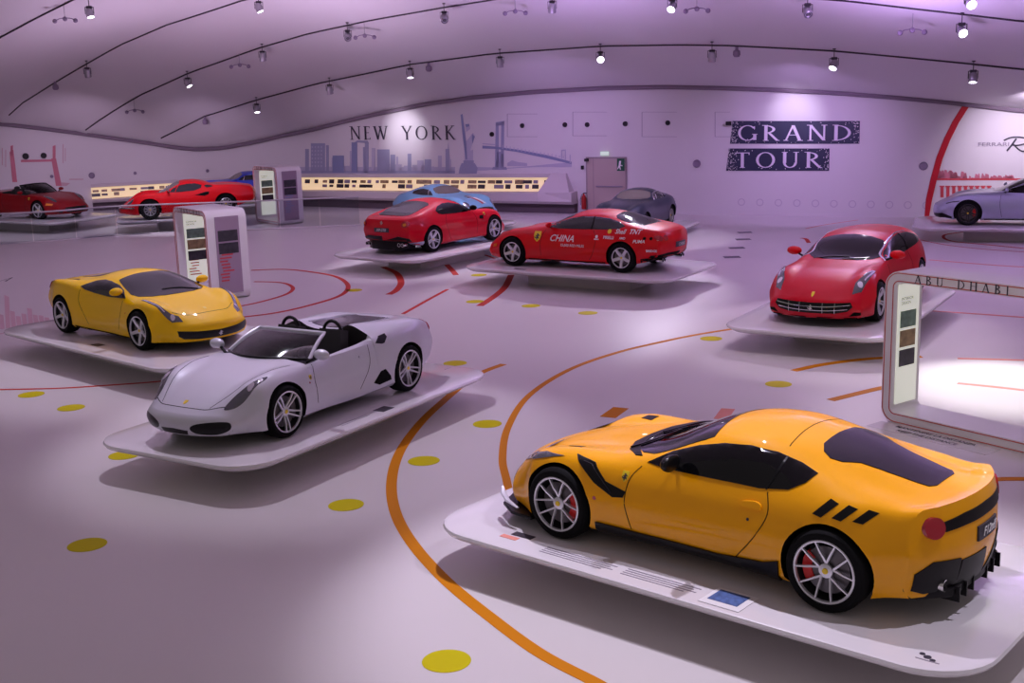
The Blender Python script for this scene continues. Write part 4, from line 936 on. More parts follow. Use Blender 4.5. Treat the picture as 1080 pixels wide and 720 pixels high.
BERL = dict(paint='sky', wb=2.40, R=.32, xf=.86, xr=-3.35, bend=(.36, .28, .68, .7), bulge=(.05, .06), wheel=WWIRE, caliper=None, NS=60, inset=.06,
  cz='-3.35:.72 -3.2:.83 -2.8:.98 -2.4:1.10 -2.0:1.21 -1.7:1.255 -1.45:1.25 -1.2:1.19 -.78:.96 -.5:.925 0:.87 .4:.78 .7:.66 .86:.55',
  tz='-3.35:.71 -3.2:.82 -2.8:.94 -2.4:1.04 -2.0:1.13 -1.7:1.17 -1.45:1.165 -1.2:1.10 -.90:.965 -.5:.91 0:.86 .4:.77 .86:.54',
  ty='-3.35:.42 -2.6:.44 -2.0:.46 -1.5:.50 -1.0:.57 -.5:.45 0:.38 .86:.30',
  bz='-3.35:.68 -3.1:.80 -2.7:.88 -2.4:.90 -2.0:.88 -1.5:.86 -1.0:.86 -.4:.87 0:.87 .3:.82 .6:.70 .86:.52',
  by='-3.35:.55 -2.8:.70 -2.4:.74 -1.8:.72 -1.2:.72 -.4:.74 0:.74 .5:.68 .86:.52',
  hw='-3.35:.66 -2.8:.82 -2.4:.84 -1.8:.82 -1.0:.81 -.4:.82 0:.84 .5:.79 .86:.62',
  bot='-3.35:.40 -2.8:.26 -2.0:.20 .4:.20 .86:.28', zw='-3.35:.56 -2.4:.54 -1.3:.50 0:.54 .6:.50 .86:.42', bl='-3.35:.02 -2.4:.03 -1.4:.04 -.8:.03 0:.06 .5:.05 .86:.01',
  parts=[
   ('side_window', 'S', 'glassgrey', "-1.02,.945 -1.16,1.04 -1.34,1.11 -1.65,1.13 -1.92,1.10 -2.12,1.03 -2.10,.955 -1.6,.93", {'off': .006}),
   ('window_divider', 'S', 'chrome', ribbon([(-1.22, .94), (-1.30, 1.09)], .02), {'off': .012}),
   ('windshield', 'T', 'winbeige', "-.80,0 -.82,.3 -.92,.5 -1.02,.55 -1.16,.52 -1.25,.46 -1.27,0", {'mir': 1, 'off': .006}),
   ('hood_scoop', 'T', 'chrome', "-.10,0 -.10,.10 .10,.12 .14,0", {'mir': 1, 'off': .03, 'th': .03}),
   ('headlight', 'F', 'lampglass', [ring_poly(.58, .68, .085), ring_poly(-.58, .68, .085)], {'off': .01}),
   ('front_grille', 'F', 'black', "0,.34 .30,.34 .42,.42 .36,.54 .2,.57 0,.58", {'mir': 1, 'off': .006}),
   ('number_roundel_stripe', 'T', 'white', ".10,.12 .62,.16 .62,.26 .10,.24", {'off': .004}),
   ('nose_stripe', 'T', 'redvinyl', ".14,.02 .66,.04 .66,.12 .14,.10", {'off': .004}),
   ('front_bumper', 'FF', 'chrome', ribbon([(.30, .36), (.45, .38), (.62, .42)], .04), {'off': .03, 'th': .03}),
   ('rear_window', 'T', 'glassgrey', "-2.15,0 -2.17,.36 -2.5,.40 -2.75,.32 -2.8,0", {'mir': 1, 'off': .006}),
  ], extra=[])
LUSSO = dict(BERL); LUSSO['paint'] = 'gunmetal'
LUSSO['parts'] = [p for p in BERL['parts'] if p[0] not in ('number_roundel_stripe', 'nose_stripe', 'hood_scoop')]+[
   ('window_surround', 'S', 'chrome', ribbon([(-1.0, .935), (-1.14, 1.045), (-1.32, 1.12), (-1.65, 1.145), (-1.94, 1.115), (-2.15, 1.03)], .02), {'off': .008}),
   ('window_divider', 'S', 'chrome', ribbon([(-1.86, .94), (-1.90, 1.12)], .03), {'off': .014})]
COUPE = dict(BERL); COUPE['paint'] = 'blue'
COUPE['parts'] = [p for p in BERL['parts'] if p[0] not in ('number_roundel_stripe', 'nose_stripe', 'hood_scoop', 'hood_scoop')]

# ------------------------------------------------------------------ the hall: back wall in plan, ceiling as a vaulted skin
WALLP = [(-34,38), (-29,43.5), (-24,48.5), (-19.5,51.8), (-15,53.2), (-11,52.8), (-8,51.4), (-4,49.0), (0,46.8), (4,44.8), (9,42.6), (14,40.6), (20,38.3), (28,35.2), (36,32)]
WALLC = [(p.x, p.y) for p in catmull([(a, b, 0) for a, b in WALLP], 8)]
WS = [0]
for a, b in zip(WALLC, WALLC[1:]): WS.append(WS[-1]+math.hypot(b[0]-a[0], b[1]-a[1]))
def wall_at(s, off=0.):
    j = 0; s = max(0, min(WS[-1]-1e-6, s))
    while WS[j+1] < s: j += 1
    t = (s-WS[j])/(WS[j+1]-WS[j]); a, b = WALLC[j], WALLC[j+1]
    x, y = a[0]+(b[0]-a[0])*t, a[1]+(b[1]-a[1])*t; dx, dy = b[0]-a[0], b[1]-a[1]; l = math.hypot(dx, dy)
    return x+dy/l*off, y-dx/l*off            # offset into the room
def wall_hit_dir(dx, dy):
    for j in range(len(WALLC)-1):
        (ax, ay), (bx, by) = WALLC[j], WALLC[j+1]; ex, ey = bx-ax, by-ay
        den = dx*ey-dy*ex
        if abs(den) < 1e-9: continue
        t = (ax*ey-ay*ex)/den; u = (ax*dy-ay*dx)/den
        if t > 0 and -1e-9 <= u <= 1: return t, WS[j]+u*(WS[j+1]-WS[j])
    return None
def wall_px(u, v):
    d = ray(u, v); t, s = wall_hit_dir(d.x, d.y); return s, HC+d.z*t
def wpt(s, z, off=.01):
    x, y = wall_at(s, off); return Vector((x, y, z))
def interp(tab, x):
    if x <= tab[0][0]: a, b = tab[0], tab[1]
    elif x >= tab[-1][0]: a, b = tab[-2], tab[-1]
    else:
        for a, b in zip(tab, tab[1:]):
            if a[0] <= x <= b[0]: break
    return a[1]+(b[1]-a[1])*(x-a[0])/(b[0]-a[0])
def az(u, v): d = ray(u, v); return d.x/d.y
# wall / ceiling junction height as function of azimuth, from its course along the wall
JUNC = [(0,130),(45,135),(85,140.3),(125,146),(158,150.5),(185,155),(207,157),(235,155.5),(270,149),(300,142),(330,136),(365,127),(400,119),(450,109),(500,102),(560,96.5),(640,92),(700,91),(760,92),(820,94),(880,97),(940,101.5),(1000,107),(1080,116)]
jt = []
for u, v in JUNC:
    s, z = wall_px(u, v); jt.append((az(u, v), z))
def clampi(tab, a, ext):
    if a < tab[0][0]: return tab[0][1]+(a-tab[0][0])*ext[0]
    if a > tab[-1][0]: return tab[-1][1]+(a-tab[-1][0])*ext[1]
    return interp(tab, a)
def ray_line(a, P, Q):
    """azimuth a = x/y against plan line PQ"""
    (px, py), (qx, qy) = P, Q; ex, ey = qx-px, qy-py
    return (px*ey-py*ex)/(a*ey-ex) if abs(a*ey-ex) > 1e-9 else 1e9
def wl(u, v): s, z = wall_px(u, v); return wall_at(s)
SEAMS = [ # (wall end px or plan point, second plan point, pixel course)
 (wl(159,150.5), (3.4,41.6), [(159,150.5),(215,122.5),(270,105),(335,87.5),(432,67.5),(520,56),(635,48),(717,46.8),(770,47.5),(878,53),(960,60.5),(1080,72.6)]),
 (wl(85,140.3), (0,40.3), [(85,140.3),(110,122.5),(145,101),(200,76),(270,51),(325,35),(390,21),(467,7.5),(527,-2),(640,-11),(760,-8),(890,0),(967,9),(1080,22)]),
 (wl(0,129.5), (0,36.8), [(0,129.5),(22,109),(60,85),(90,67.5),(125,47.5),(175,26),(255,0),(350,-22),(470,-42),(640,-56),(800,-52),(960,-38),(1080,-22)]),
 ((-26.5,46.0), (0,33.3), [(-40,66),(0,39),(37,19),(75,0),(150,-30),(260,-60),(400,-88),(560,-105),(720,-108),(900,-95),(1080,-70)]),
]
AZ = [-.88+1.83*i/150 for i in range(151)]
rows = []
def wy_at(a):
    r = wall_hit_dir(a, 1.0); return r[0]
wallrow = [(a, wy_at(a), clampi(jt, a, (1.5, -1.5))) for a in AZ]
rows.append(wallrow)
for P, Q, px in SEAMS:
    tab = []
    for u, v in px:
        d = ray(u, v); a = d.x/d.y; y = min(ray_line(a, P, Q), wy_at(a)) if a > -.42 else ray_line(a, P, Q)
        tab.append((a, HC+d.z/d.y*y))
    row = []
    for (a, wy, wz) in wallrow:
        y = ray_line(a, P, Q)
        if y < 0 or y > wy-.02: row.append((a, wy, wz))
        else: row.append((a, y, clampi(tab, a, (3, -3))))
    rows.append(row)
def plain(P, Q, zf):
    row = []
    for (a, wy, wz) in wallrow:
        y = ray_line(a, P, Q); y = wy if (y < 0 or y > wy-.02) else y
        row.append((a, y, zf(a) if y < wy-.03 else wz))
    return row
rows.append(plain((-24,39.5), (0,28), lambda a: 10.6-4.5*a*a))
rows.append(plain((-24,31.5), (0,20), lambda a: 11.6-4.5*a*a))
rows.append([(a, 9.0, 12.0-4.5*a*a) for a in AZ])
# thicken rows with in-between rows for a smooth skin
def cpt(r): a, y, z = r; return Vector((a*y, y, z))
fine = []
for i in range(len(rows)-1):
    for k in range(4 if i < len(rows)-1 else 1):
        t = k/4; line = []
        for j in range(len(AZ)):
            p0 = cpt(rows[max(0, i-1)][j]); p1 = cpt(rows[i][j]); p2 = cpt(rows[i+1][j]); p3 = cpt(rows[min(len(rows)-1, i+2)][j])
            p = p1.lerp(p2, t)
            if (p1-p2).length > .2:
                q = .5*((2*p1)+(p2-p0)*t+(2*p0-5*p1+4*p2-p3)*t*t+(3*p1-p0-3*p2+p3)*t**3); p.z = .5*p.z+.5*q.z
            line.append(p)
        fine.append(line)
fine.append([cpt(r) for r in rows[-1]])
bm = bmesh.new(); V = [[bm.verts.new(p) for p in l] for l in fine]
for a, b in zip(V, V[1:]):
    for j in range(len(AZ)-1):
        try: bm.faces.new((a[j], a[j+1], b[j+1], b[j]))
        except ValueError: pass
bmesh.ops.remove_doubles(bm, verts=bm.verts, dist=.002)
ceil_bvh = BVHTree.FromBMesh(bm)
ceiling = obj('ceiling', bm, M['ceil'], None, 60); tag(ceiling, kind='structure')
def ceil_px(u, v):
    h, n, i, d = ceil_bvh.ray_cast(CAMP, ray(u, v).normalized()); return h, n
for ri in range(1, 5):
    pts = []
    for j, (a, y, z) in enumerate(rows[ri]):
        if y < wallrow[j][1]-.1 and abs(a) < .7: pts.append(cpt(rows[ri][j])-Vector((0, 0, .02)))
    bm = bmesh.new(); tube(bm, pts, .028, 6); fixn(bm); tag(obj('ceiling_seam', bm, M['seam'], ceiling), 'dark lighting track seam')
# wall
sw = [i*WS[-1]/150 for i in range(151)]
bm = bmesh.new(); prev = None
for s in sw:
    x, y = wall_at(s); a = x/y; zt = clampi(jt, a, (1.5, -1.5))+.12
    col = [bm.verts.new((x, y, z)) for z in (0, zt*.5, zt)]
    x2, y2 = wall_at(s, -.3); col2 = [bm.verts.new((x2, y2, z)) for z in (0, zt*.5, zt)]
    cur = (col, col2)
    if prev:
        for k in range(2):
            bm.faces.new((prev[0][k], cur[0][k], cur[0][k+1], prev[0][k+1])); bm.faces.new((prev[1][k+1], cur[1][k+1], cur[1][k], prev[1][k]))
        bm.faces.new((prev[0][2], cur[0][2], cur[1][2], prev[1][2]))
    prev = cur
fixn(bm); wall_back = tag(obj('wall_back', bm, M['wall'], None, 60), kind='structure')
pts = []
for s in sw:
    x, y = wall_at(s, .1); a = x/y
    if abs(a) < .75: pts.append((x, y, clampi(jt, a, (1.5, -1.5))-.02))
bm = bmesh.new(); tube(bm, pts, .085, 8); fixn(bm); tag(obj('trim_1', bm, M['cove'], None), kind='structure')
# floor
bm = bmesh.new(); nx, ny = 20, 16
X0, X1, Y0, Y1 = -36, 38, -9, 56
box(bm, X0, X1, Y0, Y1, -.2, 0); fixn(bm)
floor = tag(obj('floor', bm, M['floor'], None), kind='structure')

# ---------------- floor graphics (parts of the floor)
def floor_part(name, polys, m, label=None, z=.004, step=.6, parent=None):
    bm = fill2d(polys, step)
    bmesh.ops.recalc_face_normals(bm, faces=bm.faces)
    if bm.faces and sum(f.normal.z for f in bm.faces) < 0: bmesh.ops.reverse_faces(bm, faces=bm.faces)
    for v in bm.verts: v.co.z = z
    be = [e for e in bm.edges if e.is_boundary]; r = bmesh.ops.extrude_edge_only(bm, edges=be)
    for g in r['geom']:
        if isinstance(g, bmesh.types.BMVert): g.co.z = z-.0035
    o = obj(name, bm, M[m], parent or floor, flat=True)
    if label: o['label'] = label
    return o
def fl(u, v): p = unz(u, v, 0); return (p.x, p.y)
def arc_strip(name, px, w, m, label=None, plan=False):
    P = [Vector((*q, 0)) for q in (px if plan else [fl(*p) for p in px])]; P = catmull(P, 8) if len(P) > 2 else P
    l, r = [], []
    for i, p in enumerate(P):
        d = (P[min(i+1, len(P)-1)]-P[max(i-1, 0)]).normalized(); n = Vector((-d.y, d.x, 0))*w/2; l.append((p+n)[:2]); r.append((p-n)[:2])
    return floor_part(name, [l+r[::-1]], m, label, step=0)
DOTS = [(471,697),(92,574.5),(365,532.5),(447,486),(514,447),(480,383),(75,430),(33,416),(131,480),(821,405),(750,357),(620,330),(560,322.5),(501,318),(505,290),(373,306)]
for u, v in DOTS:
    x, y = fl(u, v); floor_part('floor_dot', [ring_poly(x, y, .205, None, 36)], 'yelvinyl')
arc_strip('floor_stripe', [(640,727),(625,718),(570,689),(520,653),(470,612),(435,573),(417,540),(413,508),(421,478),(440,450),(463,427),(500,397),(531,384)], .13, 'orange', 'wide orange arc')
arc_strip('floor_stripe', [(560,560),(541,530),(534,505),(530,482),(536,450),(558,417),(600,390),(650,372),(700,360),(740,352),(785,345)], .10, 'orange', 'second orange arc')
arc_strip('floor_stripe', [(837,391),(870,384),(920,378),(972,376)], .15, 'orange')
arc_strip('floor_stripe', [(876,422),(900,416),(930,409),(960,404)], .15, 'orange')
arc_strip('floor_stripe', [(1040,506),(1060,505),(1085,505)], .13, 'orange')
arc_strip('floor_stripe', [(1072,638),(1085,638)], .13, 'orange')
arc_strip('floor_stripe', [(641,440),(655,430)], .24, 'orange')
arc_strip('floor_stripe', [(760,442),(768,431)], .2, 'pinkvinyl')
arc_strip('floor_stripe', [(-10,411),(60,409.5),(110,406.5),(175,401.5),(260,392)], .075, 'redvinyl', 'thin red line')
arc_strip('floor_stripe', [(240,336),(290,330),(330,321),(360,311),(367,301),(355,292),(330,287),(300,284),(265,285)], .12, 'redvinyl')
arc_strip('floor_stripe', [(240,325),(270,319.5),(300,311),(309,304.5),(303,299.5),(290,297.5),(268,297)], .10, 'redvinyl')
arc_strip('floor_stripe', [(404,281.5),(418,288),(423,298),(418,306),(410,310.5)], .17, 'redvinyl')
arc_strip('floor_stripe', [(472,305),(450,317),(425,331)], .09, 'redvinyl')
arc_strip('floor_stripe', [(539,290),(533,302),(522,312),(506,322.5)], .17, 'redvinyl')
arc_strip('floor_stripe', [(471,279),(476,284),(481,290)], .15, 'redvinyl')
arc_strip('floor_stripe', [(502,267),(515,270),(527,275)], .10, 'redvinyl')
for px in ([(970,327),(1030,331),(1085,335)], [(1010,378),(1050,379),(1085,380)], [(1010,404),(1050,408),(1085,412)], [(980,274),(1040,279),(1085,282)]):
    arc_strip('floor_stripe', px, .10, 'pinkvinyl')
arc_strip('floor_stripe', [(1082,240),(1040,242),(1005,246),(995,249),(1003,254),(1040,258),(1082,262)], .09, 'redvinyl')
arc_strip('floor_stripe', [(1085,266),(1030,262),(985,256),(935,244)], .05, 'redvinyl')
arc_strip('floor_stripe', [(850,241),(870,237),(905,232)], .07, 'pinkvinyl')
arc_strip('floor_stripe', [(845,251),(850,252),(853,256)], .12, 'redvinyl')
for u, v in [(785.5,245),(783.8,252.3),(777,261.3),(772,271)]:
    x, y = fl(u, v); floor_part('floor_inlay', [[(x-.22, y-.16), (x+.22, y-.16), (x+.22, y+.16), (x-.22, y+.16)]], 'greyvinyl')
# pink skyline printed on the floor at the left
sk = []
base = [(-30,352),(60,337)]
for k, (u, h) in enumerate([(-8,26),(0,20),(6,44),(12,22),(18,14),(24,16),(30,22),(36,12),(42,10),(48,6)]):
    v0 = 352-(u+30)*.16
    sk.append([fl(u, v0), fl(u+5, v0-.8), fl(u+3.5, v0-h*.75), fl(u-1.5, v0-h*.8)])
floor_part('floor_mural', sk, 'pink2', 'pale pink city skyline print', step=0)
arc_strip('floor_stripe', [(-5,353),(20,348),(50,341),(66,337)], .07, 'pink2')
bm = fill2d(text_polys('A', h=1.0), 0)
p = unz(-3, 297, 0)
for v in bm.verts: v.co = Vector((p.x+v.co.x*.3, p.y+v.co.y*.7, .004))
obj('floor_letter', bm, M['ink'], floor, flat=True)

# ---------------- wall graphics
def wall_part(name, polys, m, parent=None, off=.012, step=.25, px=True, label=None):
    if px: polys = [[wall_px(*p) for p in q] for q in polys]
    bm = fill2d(polys, step)
    bmesh.ops.recalc_face_normals(bm, faces=bm.faces)
    for v in bm.verts: v.co = wpt(v.co.x, v.co.y, off)
    be = [e for e in bm.edges if e.is_boundary]; r = bmesh.ops.extrude_edge_only(bm, edges=be)
    for g in r['geom']:
        if isinstance(g, bmesh.types.BMVert): g.co.y += off*.8
    bm.normal_update()
    o = obj(name, bm, M[m], parent, flat=True)
    if label: o['label'] = label
    return o
def rect(u0, v0, u1, v1): return [(u0, v0), (u1, v0), (u1, v1), (u0, v1)]
def wall_text(name, s, u0, u1, vtop, vbot, m, parent=None, off=.02, label=None):
    (s0, z0), (s1, z1) = wall_px(u0, vbot), wall_px(u1, vbot); zt = wall_px((u0+u1)/2, vtop)[1]-wall_px((u0+u1)/2, vbot)[1]
    pl = text_polys(s, s1-s0, h=zt); pl = [[(s0+p[0], z0+(z1-z0)*p[0]/(s1-s0)+p[1]) for p in q] for q in pl]
    return wall_part(name, pl, m, parent, off, 0, px=False, label=label)
ny = tag(wall_text('wall_lettering', 'NEW YORK', 370, 480, 133, 147, 'ink'), 'black serif NEW YORK lettering on the white back wall', 'lettering')
rnd = random.Random(3)
sky = []; sky2 = []; sky3 = []
for (u0, u1, vt) in [(322,326,157),(328,343,151),(344,347,153),(350,353,166),(351,363,164),(369,372,159),(371,377,150),(383,386,155),(385,389,150),(392,396,156),(398,411,157.5),(412,417,163),(418,420,165),(430,434,162),(440,447,169),(448,455,168),(462,466,164),(470,474,157),(472,476,168)]:
    (sky3 if (u0 in (351, 371)) else (sky if rnd.random() < .6 else sky2)).append(rect(u0, vt, u1, 182))
sky2.append(rect(316, 176, 480, 184)); sky.append([(374,150),(377,148),(388,148.5),(389,151)]); sky2.append([(471,168),(473,150),(475,168)])
sky.append(rect(318, 180, 480, 182.5)); sky2 += [rect(u, 172+rnd.random()*6, u+3+rnd.random()*4, 182) for u in range(318, 478, 9)]
mur = tag(wall_part('wall_mural', sky, 'skyline'), 'blue-grey printed city skyline on the wall under the NEW YORK lettering', 'mural')
wall_part('mural_towers', sky2, 'skyline2', mur, .008); wall_part('mural_towers', sky3, 'skyline3', mur, .016)
# windows drawn on the tower blocks
wall_part('mural_window_lines', [rect(329+k*3.2, 154+j*4, 330.3+k*3.2, 156+j*4) for k in range(4) for j in range(6)], 'skyline2', mur, .02, 0)
# statue print
st = tag(wall_part('wall_mural', [[(486,121),(488,120),(492,150),(493.5,168),(490.5,168),(489,148)], [(491,131),(495,130.5),(496,136),(492,139)], [(491,150),(499,140),(501,144),(498,152),(494,168),(491,168)],
   [(490,160),(499,158),(499,169),(490,169)], [(498,141),(501,144),(498.5,151.5),(496.5,149)]], 'skyline2', step=0), 'pale printed statue with raised arm on the wall beside the NEW YORK lettering', 'mural')
wall_part('statue_outline', [[(486,121),(488,120),(492,150),(493,168),(491.5,168),(488.5,146)], [(491,131),(495,130.5),(495.5,133),(492,134)], [(498,141),(501,144),(498.5,151.5),(498,148)]], 'skyline3', st, .02, 0)
wall_part('statue_plinth', [[(487,172),(501,172),(504,177),(503,183),(484,183),(485,177)], [(489,169),(500,169),(500,173),(489,173)]], 'skyline', st, .02, 0)
# bridge print
br = [[(523,129),(532,127.5),(532,131.5),(523,133)], [(523,130),(526,130),(526.5,176),(522,178)], [(528.8,129),(532,128),(531.5,176),(528,178)], [(520,176),(534,176),(535,179),(519,179)], [(524,160),(531,160),(531,176),(523,176)]]
deck = [[(509,153.5),(523,154.5),(545,157.5),(575,163),(603,170.5),(603,173),(575,166.5),(545,160),(523,157),(509,156.5)]]
cab = [[(509,151),(523,152),(523,153),(509,152)]]+[[(530+k*4, 153+k*.72), (530.7+k*4, 153+k*.72), (530.7+k*4, 157+k*.62), (530+k*4, 157+k*.62)] for k in range(17)]
bg = tag(wall_part('wall_mural', br, 'skyline', step=0), 'blue printed suspension bridge on the wall left of the exit door', 'mural')
wall_part('bridge_deck', deck, 'skyline3', bg, .018, 0); wall_part('bridge_cables', cab, 'skyline2', bg, .02, 0)
wall_part('bridge_far_tower', [[(592,158),(597,157.5),(597,159),(593,159.3)], rect(592, 158.5, 593, 168), rect(596, 158.5, 597, 169), rect(601, 163, 602, 172)], 'skyline2', bg, .02, 0)
wall_part('bridge_shoreline', [[(503,176),(535,177),(560,175),(580,173),(603,171),(603,176),(503,180)], [(535,172),(540,169),(547,171),(556,172),(556,175),(535,175)]], 'skyline2', bg, .006, 0)
# grand tour banners
def banner(u0, v0, u1, v1, word, tu0, tu1, tvt, tvb, label):
    o = tag(wall_part('wall_banner', [[(u0+3, v0), (u1, v0), (u1-.5, v1), (u0, v1)]], 'navy', off=.02), label, 'banner')
    wall_text('banner_lettering', word, tu0, tu1, tvt, tvb, 'lilac', o, .034)
    dots = []; rn = random.Random(int(u0*v0))
    for k in range(150):
        e = rn.random()
        if e < .55: u = u0+1+abs(rn.gauss(0, 5)); v = v0+rn.random()*(v1-v0)
        elif e < .8: u = u1-1-abs(rn.gauss(0, 3)); v = v0+rn.random()*(v1-v0)
        else: u = u0+rn.random()*(u1-u0); v = (v0+1+abs(rn.gauss(0, 1.5))) if rn.random() < .5 else (v1-1-abs(rn.gauss(0, 1.5)))
        r = .35+.3*rn.random(); dots.append([(u-r, v), (u, v-r), (u+r, v), (u, v+r)])
    h = wall_part('halftone_dots', dots, 'wall', o, .027, 0, label='pale worn halftone speckles')
    return o
banner(770, 127.5, 907, 151.5, 'GRAND', 778, 899, 132, 148, 'dark navy GRAND banner with pale serif letters, high on the back wall')
banner(766, 156.5, 875, 180, 'TOUR', 775, 866, 160.5, 176.5, 'dark navy TOUR banner with pale serif letters, below the GRAND banner')
# the red arch band and the lit print at the right
band = []
L_, R_ = [(1015,112),(1005,128),(996,146),(988,166),(982,188),(977,210),(975.5,228)], [(1022,112.5),(1011.5,129),(1002,148),(994,168),(988,190),(983,211),(980,228)]
bands = [[L_[i], R_[i], R_[i+1], L_[i+1]] for i in range(6)]
rb = tag(wall_part('arch_band', bands, 'redstrip', off=.05, step=0), 'curved dark red band rising up the wall left of the printed panel', 'band')
rp = tag(wall_part('wall_mural', [[(988,188),(1085,188),(1085,190),(988,190)]], 'redink'), 'red printed skyline and row of red bars on the wall behind the silver-blue coupe', 'mural')
hz = []; rn = random.Random(5)
for k in range(60):
    u = 989+rn.random()**1.4*80; v = 187-rn.random()*10*math.exp(-(u-989)/60); r = .8+rn.random()*2.2
    hz.append([(u-r, 188), (u-r*.6, v), (u+r*.4, v+.5), (u+r, 188)])
wall_part('red_haze_print', hz, 'pink', rp, .01, 0)
wall_part('red_bar_row', [[(992+k*6.2, 197), (995.2+k*6.2, 197), (995.2+k*6.2, 208), (992+k*6.2, 208)] for k in range(9)], 'redink', rp, .02, 0)
wall_part('red_bar_caps', [[(991+k*6.2, 195.8), (996.2+k*6.2, 195.8), (996.2+k*6.2, 197), (991+k*6.2, 197)] for k in range(9)], 'redink', rp, .02, 0)
def wall_font(name, s, u0, v0, hpx, m, parent, shear=0, wide=1.):
    (s0, z0) = wall_px(u0, v0); (s1, z1) = wall_px(u0+10, v0); zt = wall_px(u0, v0-hpx)[1]-z0
    bm = font_bm(s, zt/.7, 'LEFT', 0, shear)
    for v in bm.verts: v.co = wpt(s0+v.co.x*wide, z0+(z1-z0)*v.co.x/(s1-s0)+v.co.y, .03)
    return obj(name, bm, M[m], parent, flat=True)
fw = tag(wall_font('wall_lettering', 'FERRARI', 1031, 154, 4, 'inkgrey', None, wide=1.5), 'small grey spaced capitals left of the dark handwritten-style script on the back wall', 'lettering')
# handwritten R and o strokes
def stroke_px(px, w): 
    P = catmull([(a, b, 0) for a, b in px], 5); out = []
    for a, b in zip(P, P[1:]):
        d = (b-a).normalized(); n = Vector((-d.y, d.x, 0))*w/2; out.append([(a+n)[:2], (b+n)[:2], (b-n)[:2], (a-n)[:2]])
    return out
sc_ = stroke_px([(1059,148),(1066,145),(1076,144.5),(1084,147),(1082,151),(1074,153),(1068,153)], 1.3)+stroke_px([(1072,146),(1067,153),(1062,159)], 1.5)+stroke_px([(1069,152),(1074,157),(1079,159.5),(1085,158)], 1.3)
tag(wall_part('wall_lettering', sc_, 'ink', off=.03, step=0), 'handwritten style dark script at the right end of the back wall', 'lettering')
# pink gate print at the far left
gp = [[(10,160),(14,158),(18,192),(13,192)], [(22,168.5),(56,168),(56,170.3),(22,171)], [(54,167),(59,167),(65,196),(59,196)], [(55.5,154),(58.5,153),(58.5,168),(55.5,168)], [(11,154),(13.5,153),(13.5,164),(11,164)]]
gm = tag(wall_part('wall_mural', gp, 'pink', step=0), 'pink printed gateway on the wall behind the dark red open car', 'mural')
wall_part('gate_lines', [rect(2, 156, 2.8, 174), rect(5.5, 158, 6.3, 176), rect(66, 152, 66.9, 172), rect(68.5, 156, 69.2, 170), rect(73, 188.5, 88, 189.5), [(60,192),(74,193),(70,196),(62,196)]], 'pink2', gm, .008, 0)
# access panels outlines and speakers on the back wall
for (a, b, d, e) in [(535,120,567,144), (604,118,640,143), (677,118,714,144), (754,118,770,144)]:
    t = .5
    o = tag(wall_part('access_panel', [rect(a, b, d, e)], 'wall', off=.008), None)
    tag(o, {535: 'flush wall hatch above the printed bridge', 604: 'flush wall hatch above the exit door', 677: 'flush wall hatch right of the exit door, high up', 754: 'flush wall hatch at the left end of the GRAND banner'}[a], 'hatch', 'wall hatches')
    wall_part('hatch_joint', [rect(a, b, a+t, e), rect(a, b, d, b+t*.6), rect(a, e, d, e+t*.6)], 'inkgrey', o, .012, 0)
def disc_on_wall(name, u, v, r, m, label, cat, group):
    s, z = wall_px(u, v); bm = bmesh.new(); vs = []
    prof = [(r, .0), (r, .04), (r*.86, .06), (r*.8, .03), (.001, .02)]; rings = []
    for rr, o in prof:
        rings.append([bm.verts.new(wpt(s+rr*math.cos(2*PI*k/24), z+rr*math.sin(2*PI*k/24), o+.002)) for k in range(24)])
    for a, b in zip(rings, rings[1:]):
        for k in range(24): bm.faces.new((a[k], a[(k+1)%24], b[(k+1)%24], b[k]))
    fixn(bm); return tag(obj(name, bm, M[m], None), label, cat, group)
for i, (u, v) in enumerate([(519,141.5),(551,132.5),(596,131.5),(619.5,131.5),(659.5,130.5),(704.5,129.5)]):
    disc_on_wall('wall_speaker', u, v, .09, 'porthole', ['black round speaker on the left tower of the printed bridge', 'black round speaker just right of the printed bridge tower', 'leftmost of the two close black speakers left above the exit door', 'black round speaker to the left above the exit door, second of the close pair', 'black round speaker right above the exit door', 'black round speaker between the exit door and the GRAND banner'][i], 'speaker', 'round black speakers in a row high on the back wall')
for i, (u, v, r) in enumerate([(27,164.7,.13),(46,164,.12)]): disc_on_wall('wall_speaker', u, v, r, 'porthole', ['left black round speaker over the pink printed gateway', 'right black round speaker over the pink printed gateway'][i], 'speaker', None)
for i, (u, v, r) in enumerate([(96.7,185,.13),(142.5,182.5,.07),(219,180,.07),(54.5,186,.07),(735,172.5,.14),(974,175,.14)]):
    disc_on_wall('porthole', u, v, r, 'portgrey', ['grey round cap on the wall right of the pink printed gateway', 'small grey cap on the wall above the low red coupe', 'small grey cap on the wall above the tail of the low red coupe', 'small grey cap on the wall above the open dark red car', 'grey round cap on the wall left of the TOUR banner', 'grey round cap on the wall left of the red arch band'][i], 'cap', None)
# exit door
ds0, dz0 = wall_px(619, 226)[0], 0; ds1 = wall_px(662, 226)[0]; dzt = wall_px(640, 165.5)[1]; dm = (wall_px(627, 200)[0])
door = tag(wall_part('door_1', [[(ds0, .01), (ds1, .01), (ds1, dzt), (ds0, dzt)]], 'doorframe', off=.03, px=False), kind='structure')
wall_part('door_leaf', [[(dm, .02), (ds1-.06, .02), (ds1-.06, dzt-.06), (dm, dzt-.06)]], 'door', door, .06, .4, px=False)
wall_part('door_leaf', [[(ds0+.06, .02), (dm-.03, .02), (dm-.03, dzt-.06), (ds0+.06, dzt-.06)]], 'door', door, .045, .4, px=False)
wall_part('push_bar', [[(dm+.1, .98), (ds1-.15, .98), (ds1-.15, 1.03), (dm+.1, 1.03)]], 'inkgrey', door, .10, .4, px=False)
es = wall_part('exit_sign', [rect(651.5, 167, 659.5, 180)], 'green', None, .08, 0); tag(es, 'green running-man exit sign on the beige door leaf', 'sign')
